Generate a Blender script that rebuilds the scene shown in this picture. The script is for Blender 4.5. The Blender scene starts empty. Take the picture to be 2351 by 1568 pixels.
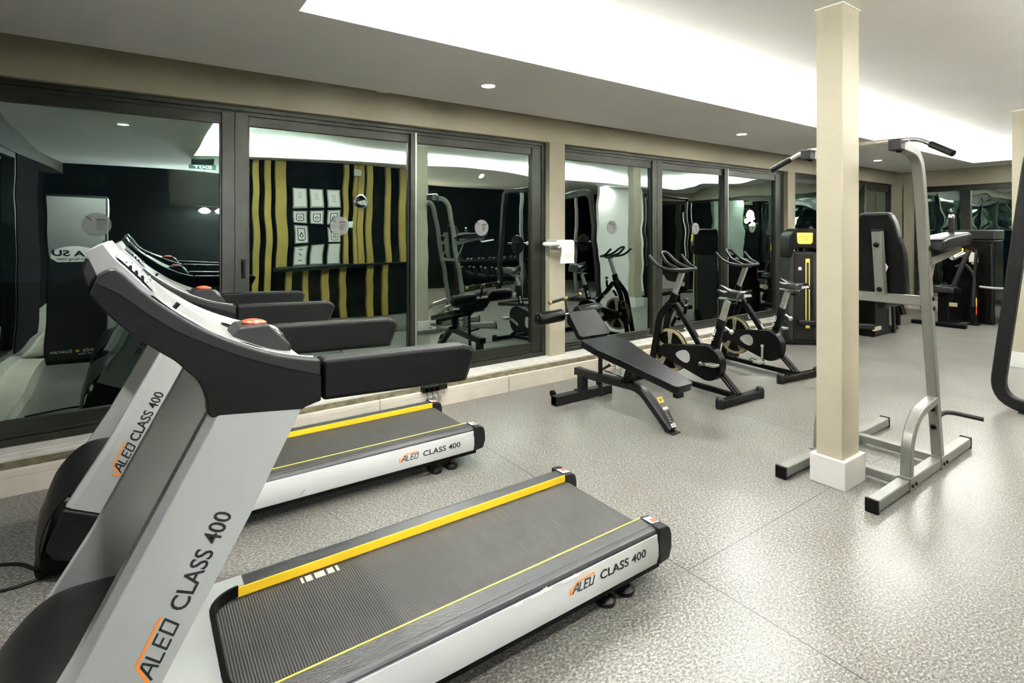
import bpy, bmesh, math, random
from mathutils import Vector, Matrix
random.seed(7)
C = bpy.context.scene.collection
sc = bpy.context.scene
PI = math.pi
R = math.radians
# ------------------------------------------------------------------ camera, world, light, exposure
cam_d = bpy.data.cameras.new('camera'); cam = bpy.data.objects.new('camera', cam_d); C.objects.link(cam)
cam.location = (0, 0, 1.5); cam.rotation_euler = (R(90), 0, R(-35.12))
cam_d.sensor_width = 36; cam_d.lens = 1230.5 / 2351 * 36
cam_d.shift_y = -(784 - 530) / 2351; cam_d.clip_start = 0.05; cam_d.clip_end = 100
sc.camera = cam
sc.view_settings.view_transform = 'Standard'; sc.view_settings.look = 'None'
sc.view_settings.gamma = 1; sc.view_settings.use_curve_mapping = False
sc.view_settings.exposure = 2.85
w = bpy.data.worlds.new('night'); sc.world = w; w.use_nodes = True
w.node_tree.nodes['Background'].inputs[0].default_value = (0.004, 0.006, 0.008, 1)
w.node_tree.nodes['Background'].inputs[1].default_value = 0.6
sc.cycles.max_bounces = 12; sc.cycles.diffuse_bounces = 9; sc.cycles.glossy_bounces = 5
sc.cycles.transparent_max_bounces = 12; sc.cycles.sample_clamp_indirect = 4
sc.cycles.caustics_reflective = False; sc.cycles.caustics_refractive = False

def area(name, loc, rot, sx, sy, power, col=(1, 1, 1)):
    l = bpy.data.lights.new(name, 'AREA'); l.shape = 'RECTANGLE'; l.size = sx; l.size_y = sy
    l.energy = power; l.color = col
    o = bpy.data.objects.new(name, l); C.objects.link(o); o.location = loc; o.rotation_euler = rot
    return o
CX0, CX1, CY0, CY1 = 0.69, 11.4, -0.05, 2.88          # the raised tray of the ceiling
ZS, ZL, ZC = 2.63, 2.715, 2.83                        # soffit, lip top, tray ceiling
LEDP = 9.3
# LED strips lying in the trough behind the lip, shining up
area('cove_led', ((CX0+CX1)/2, CY1+.10, ZS+.06), (R(180+58), 0, 0), CX1-CX0, .05, LEDP*(CX1-CX0), (1, .992, .965))
area('cove_led', ((CX0+CX1)/2, CY0-.10, ZS+.06), (R(180-58), 0, 0), CX1-CX0, .05, LEDP*(CX1-CX0), (1, .992, .965))
area('cove_led', (CX0-.10, (CY0+CY1)/2, ZS+.06), (0, R(180+58), 0), .05, CY1-CY0, LEDP*(CY1-CY0), (1, .992, .965))
area('cove_led', (CX1+.10, (CY0+CY1)/2, ZS+.06), (0, R(180-58), 0), .05, CY1-CY0, LEDP*(CY1-CY0), (1, .992, .965))

# ------------------------------------------------------------------ materials
MATS = {}
def mat(name, col, rough=.5, metal=0., spec=.5, noise=0., nscale=20., bump=0., bscale=200., coat=0., emit=0., col2=None, aniso=None):
    if name in MATS: return MATS[name]
    m = bpy.data.materials.new(name); m.use_nodes = True; nt = m.node_tree; b = nt.nodes['Principled BSDF']
    c = (*col, 1)
    b.inputs['Base Color'].default_value = c; b.inputs['Roughness'].default_value = rough
    b.inputs['Metallic'].default_value = metal; b.inputs['Specular IOR Level'].default_value = spec
    if coat: b.inputs['Coat Weight'].default_value = coat; b.inputs['Coat Roughness'].default_value = .1
    if emit: b.inputs['Emission Color'].default_value = c; b.inputs['Emission Strength'].default_value = emit
    tc = nt.nodes.new('ShaderNodeTexCoord')
    if noise:
        n = nt.nodes.new('ShaderNodeTexNoise'); n.inputs['Scale'].default_value = nscale; n.inputs['Detail'].default_value = 5
        nt.links.new(tc.outputs['Object'], n.inputs['Vector'])
        r = nt.nodes.new('ShaderNodeMix'); r.data_type = 'RGBA'
        c2 = col2 or tuple(x*(1-noise) for x in col)
        r.inputs[6].default_value = c; r.inputs[7].default_value = (*c2, 1)
        rp = nt.nodes.new('ShaderNodeMapRange'); rp.inputs[1].default_value = .35; rp.inputs[2].default_value = .65
        nt.links.new(n.outputs['Fac'], rp.inputs[0]); nt.links.new(rp.outputs[0], r.inputs[0]); nt.links.new(r.outputs[2], b.inputs['Base Color'])
        rr = nt.nodes.new('ShaderNodeMapRange'); rr.inputs[3].default_value = rough*.88; rr.inputs[4].default_value = min(1, rough*1.15)
        nt.links.new(n.outputs['Fac'], rr.inputs[0]); nt.links.new(rr.outputs[0], b.inputs['Roughness'])
    if bump:
        n2 = nt.nodes.new('ShaderNodeTexNoise'); n2.inputs['Scale'].default_value = bscale
        nt.links.new(tc.outputs['Object'], n2.inputs['Vector'])
        bp = nt.nodes.new('ShaderNodeBump'); bp.inputs['Strength'].default_value = bump; bp.inputs['Distance'].default_value = .002
        nt.links.new(n2.outputs['Fac'], bp.inputs['Height']); nt.links.new(bp.outputs[0], b.inputs['Normal'])
    MATS[name] = m; return m
PAINT = mat('taupe_paint', (.36, .336, .25), .55, noise=.08, nscale=3, bump=.15, bscale=60)
CREAM = mat('cream_paint', (.36, .333, .25), .5, noise=.05, nscale=4)
WHITE = mat('ceiling_white', (.93, .93, .91), .85, noise=.03, nscale=2)
WPLAST = mat('white_plastic', (.66, .66, .64), .4)
TILE = mat('beige_tile', (.62, .575, .49), .35, noise=.12, nscale=5)
MARBLE = mat('marble_sill', (.60, .59, .53), .35, noise=.18, nscale=9)
RECESS = mat('olive_recess', (.12, .105, .055), .85, noise=.55, nscale=22, bump=.6, bscale=40)
FRAME = mat('bronze_aluminium', (.026, .028, .020), .36, metal=.4, noise=.25, nscale=8)
FRAME2 = mat('silver_aluminium', (.35, .35, .33), .3, metal=.8)
BLACKP = mat('black_plastic', (.003, .003, .0028), .38, spec=.15, noise=.2, nscale=30, bump=.25, bscale=900)
GREYP = mat('charcoal_plastic', (.012, .012, .0115), .40, spec=.25, noise=.15, nscale=30, bump=.2, bscale=900)
HOODM = mat('hood_plastic', (.007, .007, .0066), .42, spec=.2, noise=.2, nscale=14, bump=.2, bscale=900)
SILVER = mat('silver_paint', (.46, .48, .47), .36, metal=.3, noise=.05, nscale=6, bump=.05, bscale=1500)
SKIRT = mat('pale_silver_paint', (.60, .62, .61), .38, metal=.1, noise=.05, nscale=5)
DASHM = mat('satin_dash', (.42, .42, .41), .3, metal=.6, noise=.06, nscale=10)
CHROME = mat('chrome', (.75, .75, .73), .12, metal=1)
GALV = mat('worn_steel', (.52, .54, .5), .35, metal=.8, noise=.25, nscale=40)
RUBBER = mat('black_rubber', (.004, .004, .004), .45, spec=.3)
BLACKM = mat('black_powder_coat', (.0018, .0018, .0018), .32, spec=.14, noise=.2, nscale=20)
DKGREY = mat('dark_grey_powder_coat', (.009, .0092, .0095), .38, spec=.2, noise=.2, nscale=25)
VINYL = mat('black_vinyl', (.003, .003, .0031), .36, spec=.2, noise=.25, nscale=8, bump=.5, bscale=70)
TOWERM = mat('grey_silver_tube', (.19, .192, .175), .36, metal=.4, noise=.06, nscale=12)
YELLOW = mat('yellow_paint', (.88, .56, .02), .4)
YELLOWP = mat('pale_yellow', (.90, .72, .10), .4)
RED = mat('red_plastic', (.85, .06, .02), .3, coat=.5)
REDST = mat('red_print', (.80, .07, .03), .4)
ORANGE = mat('orange_print', (.95, .24, .02), .45)
INK = mat('black_print', (.008, .008, .008), .4)
WINK = mat('white_print', (.85, .85, .82), .5)
GOLD = mat('gold_ring', (.42, .36, .20), .35, metal=.35, noise=.15, nscale=30)
GINS = mat('grey_insert', (.25, .26, .25), .5, noise=.3, nscale=60)
PAPER = mat('tissue_paper', (.88, .88, .86), .85, bump=.4, bscale=120)
BRASS = mat('brass_bit', (.55, .42, .12), .3, metal=.8)
MUSTARD = mat('mustard_slat', (.34, .25, .055), .5, noise=.1, nscale=6)
DARKW = mat('dark_wall', (.0025, .0027, .0025), .9, spec=.05)
CLEAR = None

def glass_mat(name, refl=.5, tint=(.72, .86, .80), wav=.007, ws=1.6):
    m = bpy.data.materials.new(name); m.use_nodes = True; nt = m.node_tree
    for n in list(nt.nodes): nt.nodes.remove(n)
    out = nt.nodes.new('ShaderNodeOutputMaterial'); mix = nt.nodes.new('ShaderNodeMixShader')
    tr = nt.nodes.new('ShaderNodeBsdfTransparent'); tr.inputs[0].default_value = (.55, .62, .58, 1)
    gl = nt.nodes.new('ShaderNodeBsdfGlossy'); gl.inputs['Roughness'].default_value = .0; gl.inputs[0].default_value = (*tint, 1)
    tc = nt.nodes.new('ShaderNodeTexCoord'); mp = nt.nodes.new('ShaderNodeMapping'); mp.inputs['Scale'].default_value = (.33, 1, 1.5)
    no = nt.nodes.new('ShaderNodeTexNoise'); no.inputs['Scale'].default_value = ws; no.inputs['Detail'].default_value = 1
    bp = nt.nodes.new('ShaderNodeBump'); bp.inputs['Strength'].default_value = 1; bp.inputs['Distance'].default_value = wav
    nt.links.new(tc.outputs['Object'], mp.inputs[0]); nt.links.new(mp.outputs[0], no.inputs['Vector'])
    nt.links.new(no.outputs['Fac'], bp.inputs['Height']); nt.links.new(bp.outputs[0], gl.inputs['Normal'])
    fr = nt.nodes.new('ShaderNodeFresnel'); fr.inputs[0].default_value = 1.5
    ma = nt.nodes.new('ShaderNodeMath'); ma.operation = 'ADD'; ma.inputs[1].default_value = refl; ma.use_clamp = True
    nt.links.new(fr.outputs[0], ma.inputs[0]); nt.links.new(ma.outputs[0], mix.inputs[0])
    nt.links.new(tr.outputs[0], mix.inputs[1]); nt.links.new(gl.outputs[0], mix.inputs[2]); nt.links.new(mix.outputs[0], out.inputs[0])
    MATS[name] = m; return m
GLASS = glass_mat('window_glass', .42)
GLASS2 = glass_mat('inner_glass', .10)
STICK = glass_mat('frosted_sticker', .0)
def sticker_mat():
    m = bpy.data.materials.new('frosted_disc'); m.use_nodes = True; nt = m.node_tree; b = nt.nodes['Principled BSDF']
    b.inputs['Base Color'].default_value = (.30, .31, .30, 1); b.inputs['Alpha'].default_value = .35; b.inputs['Roughness'].default_value = .5
    return m
STICK = sticker_mat()

def floor_mat():
    m = bpy.data.materials.new('speckled_vinyl_floor'); m.use_nodes = True; nt = m.node_tree; b = nt.nodes['Principled BSDF']
    L = nt.links.new; N = nt.nodes.new
    tc = N('ShaderNodeTexCoord')
    def noise(scale, detail, rough=.6, st=(1, 1, 1), rot=0):
        mp = N('ShaderNodeMapping'); mp.inputs['Scale'].default_value = st; mp.inputs['Rotation'].default_value = (0, 0, rot)
        n = N('ShaderNodeTexNoise'); n.inputs['Scale'].default_value = scale; n.inputs['Detail'].default_value = detail; n.inputs['Roughness'].default_value = rough
        L(tc.outputs['Object'], mp.inputs[0]); L(mp.outputs[0], n.inputs['Vector']); return n.outputs['Fac']
    def ramp(src, stops):
        r = N('ShaderNodeValToRGB'); L(src, r.inputs[0]); e = r.color_ramp.elements
        while len(e) < len(stops): e.new(.5)
        for i, (p, c) in enumerate(stops): e[i].position = p; e[i].color = (*c, 1)
        return r.outputs[0]
    def mixc(a, bb, fac, mode='MIX'):
        x = N('ShaderNodeMix'); x.data_type = 'RGBA'; x.blend_type = mode
        for v, i in ((a, 6), (bb, 7)):
            if isinstance(v, tuple): x.inputs[i].default_value = (*v, 1)
            else: L(v, x.inputs[i])
        if isinstance(fac, float): x.inputs[0].default_value = fac
        else: L(fac, x.inputs[0])
        return x.outputs[2]
    fine = ramp(noise(72, 7, .80, (1, 1.6, 1), .5), [(.36, (.022, .022, .02)), (.46, (.105, .105, .097)), (.54, (.215, .215, .2)), (.64, (.52, .52, .485))])
    fine2 = ramp(noise(170, 4, .7, (1.6, 1, 1), -.4), [(.36, (.28, .26, .24)), (.52, (.9, .9, .9)), (.68, (1.25, 1.24, 1.2))])
    col = mixc(fine, fine2, .75, 'MULTIPLY')
    blot = ramp(noise(1.3, 3), [(.3, (.80, .79, .77)), (.7, (1.08, 1.08, 1.06))])
    col = mixc(col, blot, 1.0, 'MULTIPLY')
    warm = ramp(noise(3.1, 2), [(.45, (1, 1, 1)), (.75, (1.0, .93, .91))])
    col = mixc(col, warm, .8, 'MULTIPLY')
    # seams between the vinyl sheets
    sx = N('ShaderNodeSeparateXYZ'); L(tc.outputs['Object'], sx.inputs[0])
    def math_(op, a, bb=None, cc=None):
        x = N('ShaderNodeMath'); x.operation = op
        for i, v in enumerate((a, bb, cc)):
            if v is None: continue
            if isinstance(v, (int, float)): x.inputs[i].default_value = v
            else: L(v, x.inputs[i])
        return x.outputs[0]
    a = math_('SUBTRACT', sx.outputs[0], 1.99 - 2.07*10); a = math_('MODULO', a, 2.07); a = math_('LESS_THAN', a, .0055)
    c1 = math_('LESS_THAN', math_('ABSOLUTE', math_('SUBTRACT', sx.outputs[1], 1.49)), .002)
    c2 = math_('MULTIPLY', math_('GREATER_THAN', sx.outputs[0], 1.99), math_('LESS_THAN', sx.outputs[0], 4.06))
    c2 = math_('MULTIPLY', c2, c1)
    seam = math_('MAXIMUM', a, c2)
    col = mixc(col, (.015, .013, .011), seam)
    L(col, b.inputs['Base Color'])
    rr = N('ShaderNodeMapRange'); L(noise(1.7, 4), rr.inputs[0]); rr.inputs[3].default_value = .24; rr.inputs[4].default_value = .36
    L(rr.outputs[0], b.inputs['Roughness']); b.inputs['Specular IOR Level'].default_value = .32
    bp = N('ShaderNodeBump'); bp.inputs['Strength'].default_value = .08; bp.inputs['Distance'].default_value = .001
    L(noise(90, 3), bp.inputs['Height']); L(bp.outputs[0], b.inputs['Normal'])
    return m
FLOOR = floor_mat()

def wave_mat(name, c1, c2, scale, axis, rough=.6, bump=.5, dist=.002):
    m = bpy.data.materials.new(name); m.use_nodes = True; nt = m.node_tree; b = nt.nodes['Principled BSDF']
    tc = nt.nodes.new('ShaderNodeTexCoord'); wv = nt.nodes.new('ShaderNodeTexWave'); wv.bands_direction = axis
    wv.inputs['Scale'].default_value = scale
    nt.links.new(tc.outputs['Object'], wv.inputs['Vector'])
    x = nt.nodes.new('ShaderNodeMix'); x.data_type = 'RGBA'; x.inputs[6].default_value = (*c1, 1); x.inputs[7].default_value = (*c2, 1)
    nt.links.new(wv.outputs['Fac'], x.inputs[0])
    n = nt.nodes.new('ShaderNodeTexNoise'); n.inputs['Scale'].default_value = 6
    nt.links.new(tc.outputs['Object'], n.inputs['Vector'])
    y = nt.nodes.new('ShaderNodeMix'); y.data_type = 'RGBA'; y.blend_type = 'MULTIPLY'; y.inputs[0].default_value = .35
    nt.links.new(x.outputs[2], y.inputs[6]); nt.links.new(n.outputs['Fac'], y.inputs[7]); nt.links.new(y.outputs[2], b.inputs['Base Color'])
    b.inputs['Roughness'].default_value = rough
    bp = nt.nodes.new('ShaderNodeBump'); bp.inputs['Strength'].default_value = bump; bp.inputs['Distance'].default_value = dist
    nt.links.new(wv.outputs['Fac'], bp.inputs['Height']); nt.links.new(bp.outputs[0], b.inputs['Normal'])
    return m
BELT = wave_mat('ribbed_belt', (.008, .008, .007), (.062, .062, .056), 2*PI/.0085/20, 'X', .62, .6)
RAILM = wave_mat('ribbed_rail', (.022, .022, .024), (.040, .041, .043), 2*PI/.006/20, 'Y', .36, .35)

# ------------------------------------------------------------------ mesh helpers
def fillet(pts, r, n=6):
    pts = [Vector(p) for p in pts]; out = [pts[0]]
    for i in range(1, len(pts)-1):
        a, b, c = pts[i-1], pts[i], pts[i+1]
        u = (a-b); v = (c-b); d = min(r, u.length*.49, v.length*.49); u.normalize(); v.normalize()
        p, q = b+u*d, b+v*d
        for k in range(n+1):
            t = k/n; out.append((1-t)**2*p + 2*t*(1-t)*b + t*t*q)
    out.append(pts[-1]); return out
class MB:
    def __init__(s): s.bm = bmesh.new()
    def box(s, x0, x1, y0, y1, z0, z1, M=None):
        v = [s.bm.verts.new(Vector(p)) for p in [(x0,y0,z0),(x1,y0,z0),(x1,y1,z0),(x0,y1,z0),(x0,y0,z1),(x1,y0,z1),(x1,y1,z1),(x0,y1,z1)]]
        for f in [(0,3,2,1),(4,5,6,7),(0,1,5,4),(1,2,6,5),(2,3,7,6),(3,0,4,7)]: s.bm.faces.new([v[i] for i in f])
        if M is not None:
            for q in v: q.co = M @ q.co
        return s
    def prism(s, poly, a0, a1, axis='y'):
        """polygon in the plane across `axis`, swept from a0 to a1"""
        def P(p, a): return Vector((p[0], a, p[1])) if axis == 'y' else Vector((a, p[0], p[1])) if axis == 'x' else Vector((p[0], p[1], a))
        A = [s.bm.verts.new(P(p, a0)) for p in poly]; B = [s.bm.verts.new(P(p, a1)) for p in poly]
        s.bm.faces.new(A); s.bm.faces.new(B[::-1]); n = len(poly)
        for i in range(n): s.bm.faces.new([A[i], B[i], B[(i+1) % n], A[(i+1) % n]])
        return s
    def sweep(s, path, prof, side=None, closed=False, cap=True):
        """prof: list of (u,v); u along `side`, v across"""
        path = [Vector(p) for p in path]; n = len(path); rings = []
        up = None
        for i in range(n):
            if closed: t = (path[(i+1) % n]-path[i-1]).normalized(); t0 = (path[i]-path[i-1]).normalized()
            else:
                t0 = (path[i]-path[i-1]).normalized() if i else (path[1]-path[0]).normalized()
                t1 = (path[i+1]-path[i]).normalized() if i < n-1 else t0
                t = (t0+t1).normalized()
            if side is not None:
                sd = Vector(side); sd = (sd - t*sd.dot(t)).normalized()
            else:
                if up is None: up = Vector((0,0,1)) if abs(t.z) < .9 else Vector((1,0,0))
                sd = (up - t*up.dot(t)).normalized(); up = sd
            ot = t.cross(sd).normalized(); k = 1/max(.5, t.dot(t0))
            ring = []
            for (u, v) in prof:
                off = sd*u + ot*v*(k if side is not None else 1)
                ring.append(s.bm.verts.new(path[i]+off))
            rings.append(ring)
        m = len(prof)
        for i in range(n if closed else n-1):
            a, b = rings[i], rings[(i+1) % n]
            for j in range(m): s.bm.faces.new([a[j], a[(j+1) % m], b[(j+1) % m], b[j]])
        if cap and not closed: s.bm.faces.new(rings[0][::-1]); s.bm.faces.new(rings[-1])
        return s
    def tube(s, path, r, seg=12, closed=False):
        return s.sweep(path, [(r*math.cos(2*PI*k/seg), r*math.sin(2*PI*k/seg)) for k in range(seg)], None, closed)
    def rtube(s, path, w, h, side, ch=.18):
        """rectangular steel tube, w across `side` direction, h the other way, chamfered corners"""
        a, b = w/2, h/2; c = min(w, h)*ch
        return s.sweep(path, [(a-c,-b),(a,-b+c),(a,b-c),(a-c,b),(-a+c,b),(-a,b-c),(-a,-b+c),(-a+c,-b)], side)
    def lathe(s, prof, M=None, seg=24):
        """prof: (r,z) pairs around Z"""
        rings = []
        for r, z in prof:
            rings.append([s.bm.verts.new(Vector((r*math.cos(2*PI*k/seg), r*math.sin(2*PI*k/seg), z))) for k in range(seg)])
        for a, b in zip(rings, rings[1:]):
            for j in range(seg): s.bm.faces.new([a[j], a[(j+1) % seg], b[(j+1) % seg], b[j]])
        s.bm.faces.new(rings[0][::-1]); s.bm.faces.new(rings[-1])
        if M is not None:
            for rg in rings:
                for v in rg: v.co = M @ v.co
        return s
    def cyl(s, p0, p1, r, seg=20, r1=None):
        p0, p1 = Vector(p0), Vector(p1); d = p1-p0; M = Matrix.Translation(p0) @ d.to_track_quat('Z', 'Y').to_matrix().to_4x4()
        return s.lathe([(r, 0), (r if r1 is None else r1, d.length)], M, seg)
    def ball(s, c, r, seg=16, sx=1, sy=1, sz=1, M=None):
        prof = [(max(1e-4, math.sin(PI*k/10)), -math.cos(PI*k/10)) for k in range(11)]
        T = Matrix.Translation(Vector(c)) @ (M or Matrix()) @ Matrix.Diagonal((r*sx, r*sy, r*sz, 1))
        return s.lathe(prof, T, seg)
    def grid(s, rows, thick=0., M=None):
        """rows: list of rows of points; a sheet with optional thickness"""
        R0 = [[s.bm.verts.new(Vector(p)) for p in r] for r in rows]; F = []
        for i in range(len(R0)-1):
            for j in range(len(R0[0])-1):
                F.append(s.bm.faces.new([R0[i][j], R0[i][j+1], R0[i+1][j+1], R0[i+1][j]]))
        if thick:
            bmesh.ops.recalc_face_normals(s.bm, faces=F)
            bmesh.ops.solidify(s.bm, geom=F, thickness=thick)
        return s
    def build(s, name, m, parent=None, bevel=0., smooth=False, sub=0, seg=2, ang=35, loc=None):
        bmesh.ops.recalc_face_normals(s.bm, faces=s.bm.faces)
        me = bpy.data.meshes.new(name); s.bm.to_mesh(me); s.bm.free(); me.materials.append(m)
        o = bpy.data.objects.new(name, me); C.objects.link(o)
        if parent is not None: o.parent = parent
        if loc is not None: o.location = loc
        if smooth:
            for p in me.polygons: p.use_smooth = True
            try: me.set_sharp_from_angle(angle=R(ang))
            except Exception: pass
        if bevel:
            b = o.modifiers.new('bevel', 'BEVEL'); b.width = bevel; b.segments = seg; b.limit_method = 'ANGLE'; b.angle_limit = R(30)
            if not smooth:
                for p in me.polygons: p.use_smooth = True
            try: b.harden_normals = True
            except Exception: pass
        if sub:
            q = o.modifiers.new('sub', 'SUBSURF'); q.levels = sub; q.render_levels = sub
        return o
def tag(o, label=None, cat=None, group=None, kind=None):
    if label: o['label'] = label
    if cat: o['category'] = cat
    if group: o['group'] = group
    if kind: o['kind'] = kind
    return o
def empty(name, loc=(0,0,0), rz=0, label=None, cat=None, group=None, scale=1):
    o = bpy.data.objects.new(name, None); C.objects.link(o); o.location = loc; o.rotation_euler = (0,0,rz); o.scale = (scale,)*3
    o.empty_display_size = .05
    return tag(o, label, cat, group)
def kids(o): return [c for c in bpy.data.objects if c.parent == o]
def copy_tree(o, parent=None):
    c = o.copy(); C.objects.link(c); c.parent = parent
    for ch in kids(o): copy_tree(ch, c)
    return c
def struct(o): o['kind'] = 'structure'; return o
def text_mb(txt, size, M, depth=.0006, shear=0., mb=None, align='LEFT'):
    cu = bpy.data.curves.new('t', 'FONT'); cu.body = txt; cu.size = size; cu.extrude = depth/2; cu.shear = shear; cu.align_x = align; cu.resolution_u = 4
    o = bpy.data.objects.new('t', cu); C.objects.link(o)
    bpy.context.view_layer.update()
    me = bpy.data.meshes.new_from_object(o.evaluated_get(bpy.context.evaluated_depsgraph_get()))
    me.transform(M); mb = mb or MB(); mb.bm.from_mesh(me)
    bpy.data.objects.remove(o); bpy.data.curves.remove(cu); bpy.data.meshes.remove(me)
    return mb
def text_fit(txt, length, cap, M, bold=.012, depth=.0006):
    """lettering scaled to a given length and capital height"""
    cu = bpy.data.curves.new('t', 'FONT'); cu.body = txt; cu.size = 1; cu.extrude = .01; cu.offset = bold; cu.resolution_u = 3
    o = bpy.data.objects.new('t', cu); C.objects.link(o); bpy.context.view_layer.update()
    me = bpy.data.meshes.new_from_object(o.evaluated_get(bpy.context.evaluated_depsgraph_get()))
    xs = [v.co.x for v in me.vertices]; ys = [v.co.y for v in me.vertices]
    sx = length/(max(xs)-min(xs)); sy = cap/.70
    me.transform(M @ Matrix.Diagonal((sx, sy, depth/.02, 1)) @ Matrix.Translation((-min(xs), 0, .01)))
    mb = MB(); mb.bm.from_mesh(me); bpy.data.objects.remove(o); bpy.data.curves.remove(cu); bpy.data.meshes.remove(me)
    return mb
def stroke_mb(strokes, w, M, depth=.0008, mb=None):
    """flat polyline strokes in the XY plane placed by M"""
    mb = mb or MB(); k = 0
    for st in strokes:
        for a, b in zip(st, st[1:]):
            a, b = Vector((*a, 0)), Vector((*b, 0)); d = (b-a); L = d.length; d.normalize(); n = Vector((-d.y, d.x, 0))
            a2 = a-d*w*.3; b2 = b+d*w*.3; h = depth*(1+.05*(k % 3)); k += 1
            vs = [M @ (p+Vector((0,0,z))) for z in (0, h) for p in (a2-n*w/2, b2-n*w/2, b2+n*w/2, a2+n*w/2)]
            V = [mb.bm.verts.new(v) for v in vs]
            for f in [(0,3,2,1),(4,5,6,7),(0,1,5,4),(1,2,6,5),(2,3,7,6),(3,0,4,7)]: mb.bm.faces.new([V[i] for i in f])
    return mb
def frameM(origin, ex, ey):
    ex = Vector(ex).normalized(); ey = Vector(ey); ez = ex.cross(ey).normalized(); ey = ez.cross(ex).normalized()
    M = Matrix((ex, ey, ez)).transposed().to_4x4(); M.translation = Vector(origin); return M

# ------------------------------------------------------------------ the room
X0, XR, YB, YW = -1.0, 12.35, -3.6, 4.325
struct(MB().box(X0-.4, XR+.4, YB-.3, 4.13, -.06, 0).build('floor', FLOOR))
# tray ceiling, soffit ring, lip and trough
struct(MB().box(X0-.4, XR+.5, YB-.3, 5.0, ZC, ZC+.08).build('ceiling', WHITE))
def soffit():
    m = MB(); t = ZS+.03
    m.box(X0-.1, XR-.12, CY1, 4.17, ZS, t); m.box(X0-.1, XR-.12, YB, CY0, ZS, t)
    m.box(X0-.1, CX0, CY0, CY1, ZS, t); m.box(CX1, XR-.12, CY0, CY1, ZS, t)
    return m.build('ceiling_soffit', WHITE)
struct(soffit())
def lip():
    m = MB(); e = .012
    za = ZS+.0301
    m.box(CX0-e, CX1+e, CY1, CY1+e, za, ZL); m.box(CX0-e, CX1+e, CY0-e, CY0, za, ZL)
    m.box(CX0-e, CX0, CY0, CY1, za, ZL); m.box(CX1, CX1+e, CY0, CY1, za, ZL)
    # back of the trough
    b = .26
    m.box(CX0-b-e, CX1+b+e, CY1+b, CY1+b+e, za, ZC); m.box(CX0-b-e, CX1+b+e, CY0-b-e, CY0-b, ZS+.03, ZC)
    m.box(CX0-b-e, CX0-b, CY0-b, CY1+b, ZS+.03, ZC); m.box(CX1+b, CX1+b+e, CY0-b, CY1+b, ZS+.03, ZC)
    return m.build('ceiling_cove_lip', WHITE)
struct(lip())
# window wall: header, pillars
ZW = 2.42
struct(MB().box(X0-.4, XR+.4, YW, 4.6, ZW, ZC).build('wall_back', PAINT))
P1, P2 = (3.52, 3.73), (8.26, 8.48)
for a, b in (P1, P2):
    m = MB().box(a, b, YW, 4.6, .18, ZW); struct(m.build('wall_pier', PAINT, bevel=.004))
struct(MB().box(XR-.02, XR+.4, 4.18, 4.6, .18, ZW).build('wall_pier', PAINT, bevel=.004))
# curb: tiles, olive recess, marble sill
def curb():
    m = MB(); x = X0+.1; k = 0
    while x < XR:
        m.box(x+.002, min(x+1.245, XR), 4.10, 4.125, 0, .108); m.box(x+.002, min(x+1.245, XR), 4.10, 4.135, .109, .145); x += 1.25
    return m.build('baseboard_back', TILE, bevel=.0015)
struct(curb())
struct(MB().prism([(4.126, 0), (4.136, .138), (4.20, .168), (4.24, .168), (4.24, 0)], X0, XR+.3, 'x').build('trim_1', RECESS))
struct(MB().box(X0, XR+.3, 4.197, 4.62, .166, .188).box(X0, XR+.3, 4.25, 4.62, .188, .197).build('trim_2', MARBLE, bevel=.004))

def win(name, xa, xb, mull, thin, ztop, zb, sash=(), glassx=(), handle=None):
    """aluminium glazing in the window wall. mull: (x0,x1) posts flush, thin: sliding overlap posts"""
    root = struct(empty(name))
    yf = 4.385
    f = MB(); f.box(xa, xb, yf, 4.50, 2.385, ZW); f.box(xa, xb, yf+.015, 4.50, 2.355, 2.385)
    f.box(xa, xb, yf, 4.50, .18, .24); f.box(xa, xb, yf+.02, 4.50, .24, .262)
    f.box(xa, xa+.05, yf+.002, 4.498, .24, ZW-.03); f.box(xb-.05, xb, yf+.002, 4.498, .24, ZW-.03)
    f.build('frame', FRAME, root, bevel=.003)
    xs = [xa+.05] + [v for p in sorted(mull+thin) for v in p] + [xb-.05]
    for i in range(0, len(xs), 2):
        a, b = xs[i], xs[i+1]; s_ = MB(); st = .05
        y0 = yf+.022+(.012 if i % 4 else 0)
        s_.box(a, b, y0, y0+.05, ztop, 2.355); s_.box(a, b, y0, y0+.05, .262, zb)
        s_.box(a, a+.012, y0+.003, y0+.047, zb, ztop); s_.box(b-.012, b, y0+.003, y0+.047, zb, ztop)
        sh = s_.build('sash', FRAME, root, bevel=.002)
        MB().box(a+.012, b-.012, y0+.022, y0+.027, zb-.005, ztop+.005).build('pane', GLASS, sh)
    for (a, b) in mull:
        m = MB().box(a, b, yf+.004, 4.48, .25, 2.37); mm = (a+b)/2
        m.box(mm-.006, mm+.002, yf-.001, yf+.01, .25, 2.37)
        m.build('mullion', FRAME, root, bevel=.003)
    for (a, b) in thin:
        MB().box(a, b, yf+.006, 4.48, .25, 2.37).build('mullion', FRAME, root, bevel=.003)
        MB().box(b-.02, b-.004, yf+.001, yf+.012, .25, 2.37).build('silver_edge', FRAME2, root)
    if handle:
        h = MB(); h.box(handle-.014, handle+.014, yf-.008, yf+.005, 1.20, 1.29); h.cyl((handle, yf-.008, 1.27), (handle, yf-.045, 1.27), .009)
        h.rtube([(handle, yf-.04, 1.28), (handle, yf-.042, 1.15)], .018, .01, (1, 0, 0))
        h.build('handle', BLACKP, root, bevel=.002)
    return root
win('window_1', X0, 3.515, [(.515, .69)], [(1.995, 2.055)], 2.285, .345, handle=.655)
win('window_2', 3.735, 8.255, [(5.195, 5.38)], [(6.70, 6.79)], 2.272, .29)
win('window_3', 8.485, XR-.03, [], [(9.75, 9.84), (11.1, 11.19)], 2.272, .29)
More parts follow.
